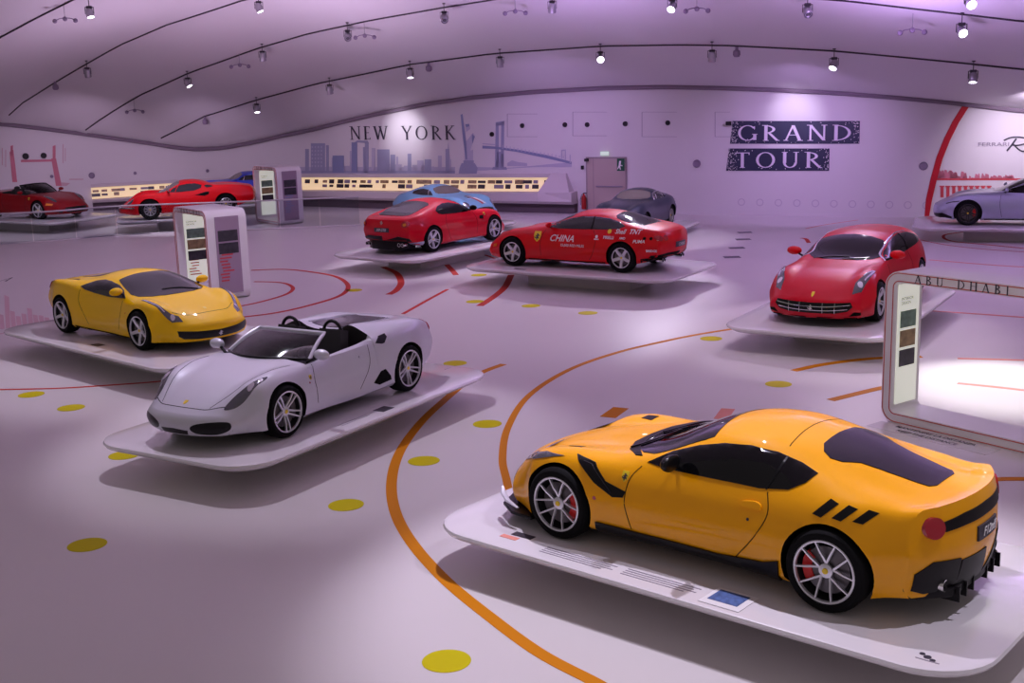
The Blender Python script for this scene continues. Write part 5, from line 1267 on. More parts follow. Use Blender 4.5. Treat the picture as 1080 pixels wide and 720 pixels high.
wall_part('running_man', [[(654,169.5),(656,169.5),(655.5,173.5),(657.5,174),(657.5,175),(655,174.8),(655.8,178.6),(654.8,178.6),(653.9,176),(652.7,178.4),(652,178),(653.4,174)]], 'white', es, .095, 0)
ls = tag(wall_part('exit_lamp', [rect(634.5, 160, 643, 163.5)], 'signlit', None, .10, 0), 'small lit white exit lamp above the beige door', 'lamp')
def wall_box(name, u0, v0, u1, v1, depth, m, parent=None):
    (s0, z1), (s1, z0) = wall_px(u0, v0), wall_px(u1, v1); bm = bmesh.new(); vs = []
    for s in (s0, s1):
        for o in (.005, depth):
            for z in (z0, z1): vs.append(bm.verts.new(wpt(s, z, o)))
    for f in ((0,1,3,2),(4,6,7,5),(0,4,5,1),(2,3,7,6),(0,2,6,4),(1,5,7,3)): bm.faces.new([vs[i] for i in f])
    fixn(bm); bmesh.ops.bevel(bm, geom=bm.edges[:], offset=.01, segments=1, affect='EDGES'); return obj(name, bm, M[m], parent)
tag(wall_box('wall_camera', 618, 167, 621.5, 170, .2, 'porthole'), 'small black camera at the top left corner of the exit door', 'camera')
tag(wall_box('wall_camera', 613.5, 174.5, 616, 178.5, .1, 'porthole'), 'small black box on the wall left of the exit door', 'box')
cb_ = tag(wall_box('wall_camera', 767, 128, 771.5, 132, .25, 'porthole'), 'small black camera at the left end of the GRAND banner', 'camera')
# fire extinguisher
s, z = wall_px(617.5, 213); x, y = wall_at(s, .16)
bm = bmesh.new(); lathe(bm, [(.001, 0), (.08, 0), (.09, .03), (.09, .42), (.06, .50), (.03, .54), (.03, .58), (.001, .58)], 20, 'z', (x, y, z-.25)); fixn(bm)
fe = tag(obj('fire_extinguisher', bm, M['extred'], None), 'red fire extinguisher hanging on the wall left of the beige door', 'fire extinguisher')
bm = bmesh.new(); tube(bm, [(x, y, z+.32), (x-.08, y, z+.30), (x-.13, y, z+.1), (x-.12, y, z-.1)], .014, 6); box(bm, x-.03, x+.1, y-.02, y+.02, z+.33, z+.36); fixn(bm); obj('hose', bm, M['ink'], fe)

fc = []
for k in range(11):
    u = 782+k*19.5; v = 213+.35*k
    s_, z_ = wall_px(u, v); o_ = ring_poly(s_, z_, .13, None, 16); i_ = ring_poly(s_, z_, .10, None, 16)
    fc.append([[o_[j], o_[(j+1) % 16], i_[(j+1) % 16], i_[j]] for j in range(16)])
rroot = empty('wall_mural', (0, 0, 0))
for q_ in fc: wall_part('printed_ring', q_, 'faint', rroot, off=.008, step=0, px=False)
tag(rroot, 'faint row of small grey rings printed low on the back wall', 'mural')

# ---------------- lit display shelf along the wall
def display(u0, u1, vt0, vt1, vb0, vb1, label, nph, endcut=0, slope=None):
    (sa, za), (sb, zb_) = wall_px(u0, vt0), wall_px(u1, vt1)
    (_, zc), (_, zd) = wall_px(u0, vb0), wall_px(u1, vb1)
    root = empty('display_shelf', (*wall_at((sa+sb)/2), 0)); tag(root, label, 'display')
    ox, oy = root.location.x, root.location.y
    N = max(4, int((sb-sa)/.8)); ext = 1.0 if endcut else 0
    def prof(t):       # profile: offset into the room, height
        zt = za+(zb_-za)*t; zl = zc+(zd-zc)*t
        return [(.0, zt+.16), (.30, zt+.16), (.30, zt+.05)], [(.10, zt), (.22, zl)], [(.24, zl), (.62, zl-.02), (.62, .42), (.46, .30), (.0, .30)]
    def strip(name, m, sel, s0, s1, closed=False):
        bm = bmesh.new(); prev = None
        for i in range(N+1):
            t = i/N; pr = sel(t); s = s0+(s1-s0)*t; row = []
            for (o, zz) in pr: q = wpt(s, zz, o); row.append(bm.verts.new((q.x-ox, q.y-oy, q.z)))
            if prev:
                for k in range(len(row)-(0 if closed else 1)): bm.faces.new((prev[k], prev[(k+1) % len(row)], row[(k+1) % len(row)], row[k]))
            else: first = row
            prev = row
        if closed: bm.faces.new(first[::-1]); bm.faces.new(prev)
        fixn(bm); return obj(name, bm, M[m], root)
    strip('hood', 'shelf', lambda t: [(.0, prof(t)[0][0][1]), (.16, prof(t)[0][0][1]), (.16, za+(zb_-za)*t+.01), (.0, za+(zb_-za)*t+.01)], sa, sb+ext*.6, True)
    strip('lit_back', 'caselit', lambda t: [(.03, za+(zb_-za)*t), (.14, zc+(zd-zc)*t), (.10, zc+(zd-zc)*t-.02), (.0, za+(zb_-za)*t-.0)], sa, sb, True)
    strip('shelf_body', 'shelf', lambda t: [(.0, zc+(zd-zc)*t), (.60, zc+(zd-zc)*t-.03), (.60, .46), (.50, .36), (.0, .36)], sa, sb+ext, True)
    strip('shaded_recess', 'shelfshade', lambda t: [(.0, .36), (.30, .36), (.30, .0), (.0, .0)], sa, sb+ext, True)  # shade beneath the shelf painted in as a dark colour
    if endcut:      # slanted end cheek
        bm = bmesh.new()
        P = [(sb, prof(1)[0][0][1]), (sb+ext*.6, prof(1)[0][0][1]), (sb+ext, .46), (sb-.35, .46), (sb-.35, zd)]
        a = [wpt(p[0], p[1], .16 if i < 2 else .61) for i, p in enumerate(P)]; b = [wpt(p[0], p[1], .0) for p in P]
        A = [bm.verts.new((q.x-ox, q.y-oy, q.z)) for q in a]; B = [bm.verts.new((q.x-ox, q.y-oy, q.z)) for q in b]
        bm.faces.new(A); bm.faces.new(B[::-1])
        for k in range(5): bm.faces.new((A[k], A[(k+1)%5], B[(k+1)%5], B[k]))
        fixn(bm); obj('end_cheek', bm, M['shelf'], root)
    rn = random.Random(int(u0))
    bms = {}
    for k in range(nph):
        t = (k+.5)/nph+rn.uniform(-.2, .2)/nph
        if t > .985: continue
        s = sa+(sb-sa)*t; zt = za+(zb_-za)*t; zl = zc+(zd-zc)*t; hh = zt-zl
        for j in range(rn.choice((1, 2, 2))):
            w, h = rn.uniform(.16, .42), hh*rn.uniform(.18, .34)
            zc_ = zl+hh*(.68-.36*j); bm = bmesh.new(); vs = []
            for dz in (-h/2, h/2):
                f = (zt-(zc_+dz))/hh
                for ds in (-w/2, w/2):
                    for o in (.012, .0): q = wpt(s+ds, zc_+dz, .035+.11*f+o); vs.append(bm.verts.new((q.x-ox, q.y-oy, q.z)))
            for f in ((0,2,6,4),(1,5,7,3),(0,1,3,2),(4,6,7,5),(0,4,5,1),(2,3,7,6)): bm.faces.new([vs[i] for i in f])
            fixn(bm); obj('photo_print', bm, M[rn.choice(('photo_b', 'inkgrey', 'photo_c', 'photo_b'))], root, flat=True)
    return root
display(314, 583, 187, 187, 199.5, 201, 'long white wall display with warm backlit strip of small photographs under the city skyline', 30, 1)
display(96, 266, 198, 190.5, 209.5, 200.5, 'white wall display with warm backlit photo strip behind the two red cars at the left', 18)

# ---------------- balustrade
gpl = [fl(-60, 262), fl(0,258), fl(60,254.5), fl(117,249), fl(180,246), fl(250,243.5), fl(330,240), fl(380,238)]
gp3 = catmull([(a, b, 0) for a, b in gpl], 6)
root = empty('glass_balustrade', (gp3[len(gp3)//2].x, gp3[len(gp3)//2].y, 0)); tag(root, 'long clear glass balustrade with slim steel handrail in front of the rear exhibits', 'railing'); O = root.location.copy()
LL = [0]
for a, b in zip(gp3, gp3[1:]): LL.append(LL[-1]+(b-a).length)
def gat(s):
    j = 0
    while j < len(LL)-2 and LL[j+1] < s: j += 1
    return gp3[j].lerp(gp3[j+1], (s-LL[j])/(LL[j+1]-LL[j]))
npan = int(LL[-1]/1.35)
for k in range(npan):
    a, b = gat(LL[-1]*k/npan+.02), gat(LL[-1]*(k+1)/npan-.02); d = (b-a).normalized(); n = Vector((-d.y, d.x, 0))*.008; bm = bmesh.new(); vs = []
    for p in (a, b):
        for q in (n, -n):
            for z in (.02, 1.0): vs.append(bm.verts.new(p+q+Vector((0, 0, z))-O))
    for f in ((0,1,3,2),(4,6,7,5),(0,4,5,1),(2,3,7,6),(0,2,6,4),(1,5,7,3)): bm.faces.new([vs[i] for i in f])
    fixn(bm); obj('glass_panel', bm, M['rail_glass'], root, flat=True)
bm = bmesh.new(); tube(bm, [p-O+Vector((0, 0, 1.03)) for p in gp3], .028, 8); fixn(bm); obj('handrail', bm, M['steel'], root)
bm = bmesh.new(); tube(bm, [p-O+Vector((0, 0, .03)) for p in gp3], .03, 6); fixn(bm); obj('base_channel', bm, M['kiosk'], root)

# ---------------- info kiosks: rounded loop frames
def kiosk(x, y, word, label, pi=.08, tx=.36, tail=None, ph=('photo_a', 'photo_c', 'photo_b'), L=2.05, D=.62, H=2.1, th=.13, rz=math.atan2(-.81, .59), pat='pinkvinyl'):
    root = empty('info_kiosk', (x, y, 0), rz); tag(root, label, 'kiosk')
    def loop(ins, r):
        pts = []
        for (cx, cz, a0) in ((L-r, H-r, 0), (r, H-r, 90), (r, r, 180), (L-r, r, 270)):
            for k in range(9):
                a = math.radians(a0+90*k/8); rr = r-ins if r > ins+.02 else .02
                pts.append((cx+rr*math.cos(a), cz+rr*math.sin(a)))
        return pts
    bm = bmesh.new(); O_, I_ = loop(0, .22), loop(th, .22); n = len(O_)
    vo = [[bm.verts.new((p[0], yy, p[1])) for p in O_] for yy in (0, D)]; vi = [[bm.verts.new((p[0], yy, p[1])) for p in I_] for yy in (0, D)]
    for k in range(n):
        j = (k+1) % n
        bm.faces.new((vo[0][k], vo[0][j], vo[1][j], vo[1][k])); bm.faces.new((vi[0][k], vi[1][k], vi[1][j], vi[0][j]))
        bm.faces.new((vo[0][k], vi[0][k], vi[0][j], vo[0][j])); bm.faces.new((vo[1][k], vo[1][j], vi[1][j], vi[1][k]))
    fixn(bm); obj('loop_frame', bm, M['kiosk'], root, 40)
    for ins in (.022, th-.02):
        for yy in (-.002, D+.002):
            bm = bmesh.new(); P = loop(ins, .22); tube(bm, [(p[0], yy, p[1]) for p in P], .007, 5, closed=True); fixn(bm); obj('red_pinstripe', bm, M['stripe'], root)
    def panel(name, m, x0, x1, face, y0=pi, y1=None, z0=.24, z1=1.90):
        bm = bmesh.new(); box(bm, x0, x1, y0, y1 or D-pi, z0, z1); fixn(bm); return obj(name, bm, M[m], root, flat=True)
    # inner lit panel on the near-left end, with its photographs
    panel('lit_panel', 'panel_lit', th, th+.015, 1)
    y0_, y1_ = pi+.05, D-pi-.07
    for k, mm in enumerate(ph):
        bm = bmesh.new(); box(bm, th+.016, th+.022, y0_, y1_, 1.30-k*.27, 1.53-k*.27); fixn(bm); obj('photograph', bm, M[mm], root, flat=True)
    for t_, z_ in (('INTERIOR', 1.68), ('DESIGN', 1.62)):
        b = font_bm(t_, .06)
        for v in b.verts: v.co = Vector((th+.018, pi+.06+v.co.x, z_+v.co.y))
        obj('panel_title', b, M['ink'], root, flat=True)
    if pat:
        rn = random.Random(len(word)); b = bmesh.new()
        for k in range(7):
            z = .40+k*.07; a = pi+rn.uniform(.04, .12); box(b, th+.016, th+.02, a, a+rn.uniform(.15, .3), z, z+.03)
        fixn(b); obj('panel_print', b, M[pat], root, flat=True)
    # outer panel on the far-right end
    panel('side_panel', 'panel_dim', L, L+.02, 1, z0=.16, z1=1.95)
    for k in range(2):
        b = bmesh.new(); box(b, L+.021, L+.03, pi+.05, D-pi-.05, 1.38-k*.29, 1.63-k*.29); fixn(b); obj('photograph', b, M['photo_b'], root, flat=True)
    b = bmesh.new(); rn = random.Random(4)
    for k in range(10):
        z = .45+k*.075; a = pi+rn.uniform(.04, .12); box(b, L+.021, L+.025, a, a+rn.uniform(.18, .30), z, z+.035)
    fixn(b); obj('panel_print', b, M['redink' if pat else 'skyline3'], root, flat=True)
    # title on the near long bar (front face y=0)
    pl = text_polys(word, 1.36, h=.115, gap=.5)
    b = fill2d(pl, 0)
    for v in b.verts: v.co = Vector((tx+v.co.x, -.008, H-th/2-.058+v.co.y))
    obj('title_lettering', b, M['ink'], root, flat=True)
    return root
kiosk(5.08, 16.1, 'ABU DHABI', 'large white loop kiosk headed ABU DHABI in front of the crimson car', pat=None, L=2.35, th=.15, tx=.46)
kiosk(-8.12, 29.2, 'SHANGHAI', 'white loop kiosk headed SHANGHAI behind the yellow coupe', pi=.2, D=.98)
kiosk(-9.55, 45.6, 'NEW YORK', 'distant white loop kiosk headed NEW YORK behind the glass balustrade', pat=None, pi=.2, D=.98)
# floor caution strip beside the near kiosk
a = Vector((.59, -.81, 0)); d = Vector((.81, .59, 0)); o = Vector((5.08, 16.1, 0))-d*.04
q = [o-d*.34+a*.05, o-d*.34+a*1.85, o+a*1.85, o+a*.05]
floor_part('caution_strip', [[(p.x, p.y) for p in q]], 'plat', 'pale caution strip', step=0)
for t_, k in (('MANTENERE LA DISTANZA', .12), ('KEEP THE DISTANCE', .27)):
    b = font_bm(t_, .115, 'LEFT', .002)
    for v in b.verts: pt = o+a*(.35+v.co.x*.85+(.12 if k > .2 else 0))-d*(k-v.co.y); v.co = Vector((pt.x, pt.y, .008))
    obj('caution_lettering', b, M['ink'], floor, flat=True)

# ---------------- platforms
ZP = .45
def platform(x, y, rz, label, L=5.7, W=2.9, r=.55, xc=-1.42, pedw=.8, tilt=0, group=None, z=ZP, yc=0.):
    root = empty('display_platform', (x, y, 0), rz); tag(root, label, 'platform', group)
    def outline(ins, n=8):
        P = []
        for sx, sy, a0 in ((1, 1, 0), (-1, 1, 90), (-1, -1, 180), (1, -1, 270)):
            for k in range(n+1):
                a = math.radians(a0+90*k/n); P.append((xc+sx*(L/2-r)+(r-ins)*math.cos(a), yc+sy*(W/2-r)+(r-ins)*math.sin(a)))
        return P
    bm = bmesh.new(); rings = []
    for ins, zz in ((.05, z), (.012, z-.012), (0, z-.035), (.02, z-.065), (.10, z-.105), (.16, z-.12)):
        rings.append([bm.verts.new((p[0], p[1], zz)) for p in outline(ins)])
    n = len(rings[0])
    bm.faces.new(rings[0]); bm.faces.new(rings[-1][::-1])
    for A, B in zip(rings, rings[1:]):
        for k in range(n): bm.faces.new((A[k], A[(k+1)%n], B[(k+1)%n], B[k]))
    fixn(bm); obj('deck', bm, M['plat'], root, 40)
    bm = bmesh.new()
    vs = [[bm.verts.new((xc+(L/2-pedw-.6)*1.0*c_, yc+(W/2-pedw)*s_, zz)) for (c_, s_) in [(max(-1, min(1, 1.25*math.cos(2*PI*k/48))), max(-1, min(1, 1.25*math.sin(2*PI*k/48)))) for k in range(48)]] for zz in (0, z-.118)]
    for k in range(48): bm.faces.new((vs[0][k], vs[0][(k+1)%48], vs[1][(k+1)%48], vs[1][k]))
    fixn(bm); obj('pedestal', bm, M['ped'], root, 40)
    return root
def place(spec, x, y, deg, clabel, plabel, **kw):
    zp = kw.get('zp', ZP)
    pf = platform(x, y, math.radians(deg), plabel, **{k: v for k, v in kw.items() if k in ('L', 'W', 'xc', 'pedw', 'yc')}, z=zp)
    car = build_car(spec, (x, y, zp+.001), math.radians(deg), clabel, scale=kw.get('scale', 1), ry=kw.get('ry', 0))
    return pf, car
def info_plate(pf, pts, m, z=ZP+.003, label=None, name='info_plate'):
    bm = bmesh.new(); vs = [bm.verts.new((a, b, z)) for a, b in pts]; f = bm.faces.new(vs); f.normal_update()
    if f.normal.z < 0: bmesh.ops.reverse_faces(bm, faces=[f])
    r = bmesh.ops.extrude_face_region(bm, geom=bm.faces[:])
    for g in r['geom']:
        if isinstance(g, bmesh.types.BMVert): g.co.z -= .003
    fixn(bm); o = obj(name, bm, M[m], pf, flat=True)
    if label: o['label'] = label
    return o
def R4(x0, x1, y0, y1): return [(x0, y0), (x1, y0), (x1, y1), (x0, y1)]
pf, c_tdf = place(TDF, 1.00, 11.50, 139.2, 'amber yellow coupe with black side vents and silver ten-spoke wheels, nearest of all the cars', 'white platform under the amber yellow coupe', L=5.45, xc=-1.36, W=2.85)
# info texts on the near platform
tw = 1
for k, (x0, x1, y0) in enumerate([(-.05, -.85, 1.16), (-.05, -.8, 1.20), (-.05, -.85, 1.24), (-.05, -.75, 1.28), (-.95, -1.7, 1.14), (-.95, -1.65, 1.18), (-.95, -1.7, 1.22), (-.95, -1.6, 1.26)]):
    info_plate(pf, R4(x1, x0, y0, y0+.012), 'inkgrey', label='line of small print', name='text_line')
info_plate(pf, R4(.20, .44, 1.03, 1.12), 'photo_b', name='title_print'); info_plate(pf, R4(.30, .50, 1.15, 1.22), 'pinkvinyl', name='logo_print')
pc = info_plate(pf, R4(-2.18, -1.80, 1.02, 1.36), 'white', ZP+.006, 'white picture card', 'picture_card'); 
info_plate(pf, R4(-2.12, -1.84, 1.06, 1.28), 'photo_blue', ZP+.009, 'blue engine photograph', 'picture_print')
for k in range(3): info_plate(pf, ring_poly(-3.62-.05*k, 1.17+.03*k, .022 if k != 1 else .03, None, 10), 'ink', name='icon_print')
info_plate(pf, R4(-3.78, -3.6, 1.25, 1.26), 'inkgrey', name='text_line')
pf, c_sp = place(SPIDER, -3.60, 14.97, 239.0, 'silver open two-seat spider with black roll hoops, left of the amber yellow coupe', 'white platform under the silver spider', L=5.5, xc=-1.5, W=2.75)
info_plate(pf, R4(-1.75, -1.50, 1.08, 1.26), 'photo_b', name='picture_print')
info_plate(pf, R4(-1.3, -.7, 1.12, 1.13), 'inkgrey', name='text_line'); info_plate(pf, R4(-1.3, -.7, 1.17, 1.18), 'inkgrey', name='text_line'); info_plate(pf, R4(-4.1, -3.95, .6, .63), 'inkgrey', name='icon_print')
pf, c_458 = place(ITALIA, -5.71, 20.80, -42.6, 'bright yellow mid-engined coupe with slim swept headlights, at the left behind the silver spider', 'white platform under the bright yellow coupe', L=6.0, xc=-1.2, W=3.1)
info_plate(pf, R4(-1.2, -.95, -1.2, -1.05), 'photo_b', name='picture_print')
pf, c_612 = place(SCAG, .577, 29.65, 146.9, 'bright red coupe with white CHINA lettering and sponsor stickers on its side', 'white platform under the lettered red coupe', L=5.6, xc=-1.6, W=3.1)
info_plate(pf, R4(-.6, -.3, 1.25, 1.35), 'photo_b', name='picture_print')
pf, c_599 = place(FIO, -1.16, 34.65, 54.3, 'crimson coupe seen from its tail, between the light blue classic and the lettered red coupe', 'white platform under the crimson coupe seen from behind', L=5.7, xc=-1.45, W=3.1)
info_plate(pf, R4(-1.6, -1.2, -1.4, -1.3), 'inkgrey', name='picture_print')
pf, c_ff = place(FF, 5.70, 21.32, 238.5, 'crimson shooting-brake car facing forward with a chrome-barred grille, behind the ABU DHABI kiosk', 'white platform under the crimson car facing forward', L=5.6, xc=-1.25, W=3.0)
pf, c_ro = place(ROMA, 13.45, 35.2, 159, 'blue-silver coupe with dark wheels cut off by the right edge', 'white platform under the blue-silver coupe', L=6.4, xc=-1.7, W=3.2)
pf, c_am = place(AMERICA, -16.75, 45.0, -30, 'dark red open car cut off by the left edge, behind the glass balustrade', 'low white platform under the dark red open car', L=6.4, xc=-1.6, W=3.3)
pf, c_di = place(DINO, -12.95, 43.7, 197, 'small curvy red classic coupe with chrome bumpers behind the glass balustrade', 'white platform under the small red classic coupe', L=4.5, xc=-1.05, W=2.5, yc=-.1, scale=1.13, ry=.03)
pf, c_bl = place(BERL, -1.35, 40.8, -46, 'light blue classic coupe behind the crimson coupe', 'white platform under the light blue classic coupe', L=5.0, xc=-1.3, W=2.8, zp=.24)
pf, c_lu = place(LUSSO, 3.45, 36.6, 244, 'dark grey classic coupe with chrome window frames behind the lettered red coupe', 'white platform under the dark grey classic coupe', L=5.0, xc=-1.3, W=2.8, zp=.24)
pf, c_co = place(COUPE, -11.9, 48.4, 205, 'royal blue car mostly hidden behind the small red classic coupe', 'white platform under the royal blue car', L=4.6, xc=-1.2, W=2.2)

# ---------------- ceiling spotlights
def mk_spot(loc, aim, on, label, group, sc=1.):
    root = empty('ceiling_spotlight', loc); tag(root, label, 'spotlight', group)
    bm = bmesh.new(); tube(bm, [(0, 0, 0), (0, 0, -.26*sc)], .012, 6); lathe(bm, [(.001, .0), (.05, .0), (.05, -.03), (.001, -.03)], 16, 'z'); fixn(bm); obj('stem', bm, M['lampdark'], root)
    bm = bmesh.new(); box(bm, -.09*sc, .09*sc, -.05*sc, .05*sc, -.33*sc, -.25*sc); fixn(bm); bmesh.ops.bevel(bm, geom=bm.edges[:], offset=.012, segments=2, affect='EDGES')
    obj('gear_box', bm, M['lampdark'], root)
    d = Vector(aim).normalized(); q = d.to_track_quat('Z', 'Y').to_matrix().to_4x4(); mt = Matrix.Translation((0, 0, -.47*sc)) @ q
    bm = bmesh.new(); prof = [(.001, -.16), (.08, -.15), (.115, -.10), (.125, .0), (.125, .15), (.115, .155), (.108, .13)]
    lathe(bm, [(a*sc, b*sc) for a, b in prof], 24, 'z', mtx=mt); fixn(bm); hd = obj('lamp_head', bm, M['lampshell'], root)
    bm = bmesh.new(); lathe(bm, [(.001, .13*sc), (.108*sc, .128*sc)], 24, 'z', mtx=mt)
    bmesh.ops.recalc_face_normals(bm, faces=bm.faces); obj('lens', bm, M['lens_on' if on else 'lens_off'], hd)
    if not on:
        bm = bmesh.new(); lathe(bm, [(.07*sc, .135*sc), (.08*sc, .14*sc), (.09*sc, .135*sc)], 20, 'z', mtx=mt); fixn(bm); obj('baffle_ring', bm, M['lampshell'], hd)
    bm = bmesh.new()
    for s in (-1, 1): box(bm, s*.135*sc-.006, s*.135*sc+.006, -.02*sc, .02*sc, -.50*sc, -.28*sc)
    box(bm, -.14*sc, .14*sc, -.02*sc, .02*sc, -.295*sc, -.28*sc); fixn(bm); obj('yoke', bm, M['lampdark'], root)
    return root
def mk_cluster(loc, label, group):
    root = empty('ceiling_fixture', loc); tag(root, label, 'ceiling fixture', group)
    bm = bmesh.new(); tube(bm, [(0, 0, 0), (0, 0, -.42)], .01, 6); fixn(bm); obj('stem', bm, M['lampshell'], root)
    bm = bmesh.new(); tube(bm, [(-.34, 0, -.50), (-.2, .03, -.43), (0, .05, -.40), (.2, .03, -.43), (.34, 0, -.50)], .016, 6); fixn(bm); obj('arm', bm, M['portgrey'], root)
    for x in (-.33, 0, .33):
        bm = bmesh.new(); bmesh.ops.create_uvsphere(bm, u_segments=14, v_segments=8, radius=.075, matrix=Matrix.Translation((x, 0, -.50 if x else -.44)))
        obj('sensor_head', bm, M['portgrey'], root)
    return root
def mk_sensor(loc, label, group):
    root = empty('smoke_sensor', loc); tag(root, label, 'sensor', group)
    bm = bmesh.new(); lathe(bm, [(.001, 0), (.05, 0), (.05, -.10), (.11, -.14), (.12, -.26), (.08, -.32), (.001, -.33)], 20, 'z'); fixn(bm); obj('sensor_body', bm, M['portgrey'], root)
    return root
# (lamp-head px, stem-top dv, on, aim, where)
SP = [((93,14), 1, (.3,-.3,-1), 'near the top left corner of the hall'), ((91,77), 0, (0,.4,-1), 'over the leftmost ceiling seam'), ((197,88), 1, (.55,-.3,-1), 'above the small red classic coupe'),
 ((272,8), 1, (.4,-.2,-1), 'at the top of the picture, left of centre'), ((276,60), 0, (0,.3,-1), 'on the seam left of the NEW YORK lettering'), ((270,115), 1, (.1,-.3,-1), 'above the NEW YORK kiosk'),
 ((347,95), 0, (.1,.3,-1), 'over the left part of the printed skyline'), ((366,38), 0, (.1,-1,-.8), 'second from the seam sensor, ring lit on its rim'), ((468,19), 0, (.1,-1,-.8), 'at the top above the printed statue'),
 ((432,78), 1, (.05,-.3,-1), 'above the NEW YORK lettering'), ((527,66), 0, (0,.3,-1), 'above the printed bridge tower'), ((582,8), 0, (0,.3,-1), 'at the top above the row of black speakers'),
 ((633,61), 1, (0,-1,-.45), 'bright, above the exit door'), ((709,7), 1, (-.5,-1,-.9), 'bright, at the top right of centre'), ((751,60), 0, (0,.3,-1), 'left above the GRAND banner'),
 ((852,12), 0, (0,-1,-.9), 'at the top above the GRAND banner, unlit ring'), ((880,68), 1, (-.4,-.5,-.8), 'right above the GRAND banner'), ((1015,33), 1, (0,-1,-.5), 'bright, near the top right corner'),
 ((1024,3), 1, (0,-1,-.5), 'bright, cut by the top edge at the right'), ((1027,82), 1, (-.1,-.3,-1), 'above the red arch band')]
lamp_pos = {}
for (u, v), on, aim, where in SP:
    # a stem hangs the head below the skin: look for the ceiling point whose head lands at this height
    best = None
    for k in range(0, 40):
        h, n = ceil_px(u, v-k*.6)
        if h is None: continue
        p = h-Vector((0, 0, .47)); dd = p-CAMP
        f = dd.y*math.cos(TILT)-dd.z*math.sin(TILT); b_ = (dd.y*math.sin(TILT)+dd.z*math.cos(TILT))/f; a_ = dd.x/f
        vv = 360-F_PX*(a_*math.sin(ROLL)+b_*math.cos(ROLL))
        if best is None or abs(vv-v) < best[0]: best = (abs(vv-v), h)
    h = best[1]; lamp_pos[(u, v)] = (h-Vector((0, 0, .55)), on)
    mk_spot(h, aim, on, ('lit' if on else 'unlit')+' ceiling spotlight '+where, 'ceiling spotlights')
for (u, v), w in [((67,17),'at the top left'), ((141,117),'above the low red coupes at the left'), ((252,68),'left of the second seam lamp'), ((384,36),'beside the unlit lamp above NEW YORK'), ((543,9),'at the top above the printed bridge'), ((735,5),'at the top left of the GRAND banner'), ((963,26),'at the top right')]:
    h, n = ceil_px(u, v-12)
    if h: mk_cluster(h, 'faint grey triple-headed fixture hanging from the ceiling '+w, 'triple-headed ceiling fixtures')
for (u, v), w in [((58,89),'far left'), ((216,126),'left'), ((452,69),'above the K of the NEW YORK lettering'), ((777,52),'above the G of the GRAND banner')]:
    h, n = ceil_px(u, v-3)
    if h: mk_sensor(h, 'small grey cup sensor under the ceiling seam, '+w, 'cup sensors along the ceiling')

# ---------------- light
w = bpy.data.worlds.new('hall_ambient'); bpy.context.scene.world = w; w.use_nodes = True
bg = w.node_tree.nodes['Background']; bg.inputs[0].default_value = (.55, .47, .48, 1); bg.inputs[1].default_value = .42
def spot(loc, target, power, ang, col=(1, .95, 1), blend=.5, r=.12):
    l = bpy.data.lights.new('spot', 'SPOT'); l.energy = power; l.spot_size = math.radians(ang); l.spot_blend = blend; l.color = col; l.shadow_soft_size = r
    o = bpy.data.objects.new('spot_light', l); C.objects.link(o); o.location = loc; o.rotation_euler = (Vector(target)-Vector(loc)).to_track_quat('-Z', 'Y').to_euler()
    return o
VIO = (.66, .42, 1.); LIL = (.88, .64, .98); COOL = (.88, .80, 1.); WARM = (1, .93, .86)
def over(x, y, dx, dy, h, power, ang, col, bl=.5, r=.10): spot((x+dx, y+dy, h), (x, y, ZP), power, ang, col, bl, r)
# lamps over each platform
over(2.0, 10.6, -1.0, 3.0, 9.0, 2600, 50, COOL)
over(2.6, 9.6, 3.5, -1.0, 9.5, 1500, 45, COOL)
over(4.4, 9.6, 1.0, 2.0, 9.5, 900, 16, (1,1,.95), .3)
over(-2.9, 16.2, -1.5, 2.0, 9.5, 1600, 45, COOL)
over(-6.2, 21.4, 1.0, 3.5, 9.0, 2200, 42, COOL)
over(2.0, 28.6, 2.5, 6.5, 6.6, 2800, 44, COOL)
over(-1.8, 33.4, 1.5, 3.0, 7.6, 2200, 42, COOL)
over(6.3, 22.6, 2.5, 7.0, 7.5, 1500, 38, (.95, .8, 1))
over(5.5, 20.6, -1.5, -3.0, 9.5, 700, 36, (1, .9, 1))
over(7.6, 18.0, 1.0, 4.0, 8.5, 6500, 24, (1, 1, .97), .8)
over(14.0, 35.0, -1.0, -3.0, 7.0, 1800, 60, COOL)
over(-12, 44.5, 0, -4, 5.6, 700, 60, COOL)
over(-1.5, 39.5, .5, -3, 7.2, 900, 50, COOL)
over(4.2, 36.5, .5, -2, 7.0, 700, 50, COOL)
over(-17, 44, 1, -4, 5.0, 350, 60, COOL)
over(-7.4, 28.6, 3.5, -6.5, 8.0, 900, 22, COOL, .8)  # added spot, only lightens the SHANGHAI kiosk
# raking lamp by the back wall, throwing the platform shadows forward
spot((13.8, 38.8, 5.0), (6.0, 19.5, 0), 13000, 24, (.90, .70, 1), .4, .08)
spot((2.5, 8.0, 8.5), (6.0, 15.4, 1.2), 520, 24, (1, .97, .95), .7)  # added fill from the camera side, brightens the ABU DHABI kiosk front
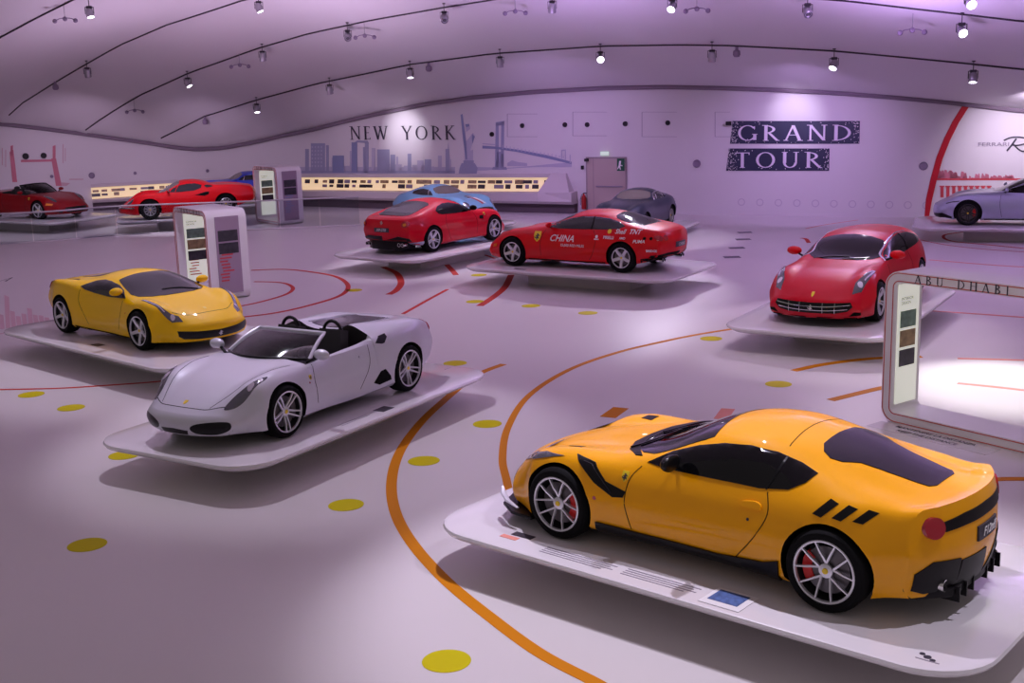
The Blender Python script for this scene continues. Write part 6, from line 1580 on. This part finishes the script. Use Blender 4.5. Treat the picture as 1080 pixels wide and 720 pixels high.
# wall washers
def wash(u, v, off, z, power, ang, col, bl=1.):
    s, zz = wall_px(u, v); x, y = wall_at(s, off); spot((x, y, z), wpt(s, zz, 0), power, ang, col, bl, .1)
wash(427, 140, 2.0, 4.0, 210, 66, (.92, .84, 1)); wash(400, 180, 6, 4.0, 300, 90, LIL); wash(80, 190, 6, 3.6, 350, 100, LIL); wash(240, 190, 6, 3.4, 250, 100, LIL)
wash(838, 122, 2.0, 4.6, 190, 60, (.86, .74, 1)); wash(850, 170, 5, 4.6, 650, 95, VIO)
wash(1075, 165, 3.0, 4.0, 650, 90, (.9, .75, 1))
wash(600, 170, 6.0, 4.6, 520, 100, VIO)
# added upward spots without fixtures, brightening the ceiling skin in violet
for x, y, z, p, c in ((9, 31, 4.2, 1500, VIO), (15, 27, 4.2, 2200, VIO), (1, 36, 4.2, 1300, VIO), (-6, 40, 3.4, 900, LIL), (-12, 41, 2.6, 700, LIL), (4, 20, 4.6, 1700, LIL), (-7, 28, 4.2, 1300, LIL), (-14, 32, 3.4, 900, LIL)):
    l = bpy.data.lights.new('ceiling_fill', 'SPOT'); l.energy = p*.9; l.spot_size = math.radians(165); l.spot_blend = 1; l.color = c; l.shadow_soft_size = .5
    o = bpy.data.objects.new('ceiling_fill', l); C.objects.link(o); o.location = (x, y, z); o.rotation_euler = (PI, 0, 0)

# ---------------- camera
cam = bpy.data.cameras.new('camera'); co = bpy.data.objects.new('camera', cam); C.objects.link(co)
cam.sensor_width = 36; cam.lens = F_PX/1080*36; cam.clip_end = 300; cam.clip_start = .1
fwd = Vector((0, math.cos(TILT), -math.sin(TILT))); up0 = Vector((0, math.sin(TILT), math.cos(TILT))); rt0 = Vector((1, 0, 0))
rt = rt0*math.cos(ROLL)+up0*(-math.sin(ROLL)); up = rt0*math.sin(ROLL)+up0*math.cos(ROLL)
# image x axis / y axis in world (roll as fitted)
Rm = Matrix((rt, up, -fwd)).transposed(); co.matrix_world = Matrix.Translation(CAMP) @ Rm.to_4x4()
sc = bpy.context.scene; sc.camera = co
sc.view_settings.view_transform = 'Standard'; sc.view_settings.look = 'None'; sc.view_settings.gamma = 1; sc.view_settings.exposure = -.2
sc.view_settings.use_curve_mapping = False
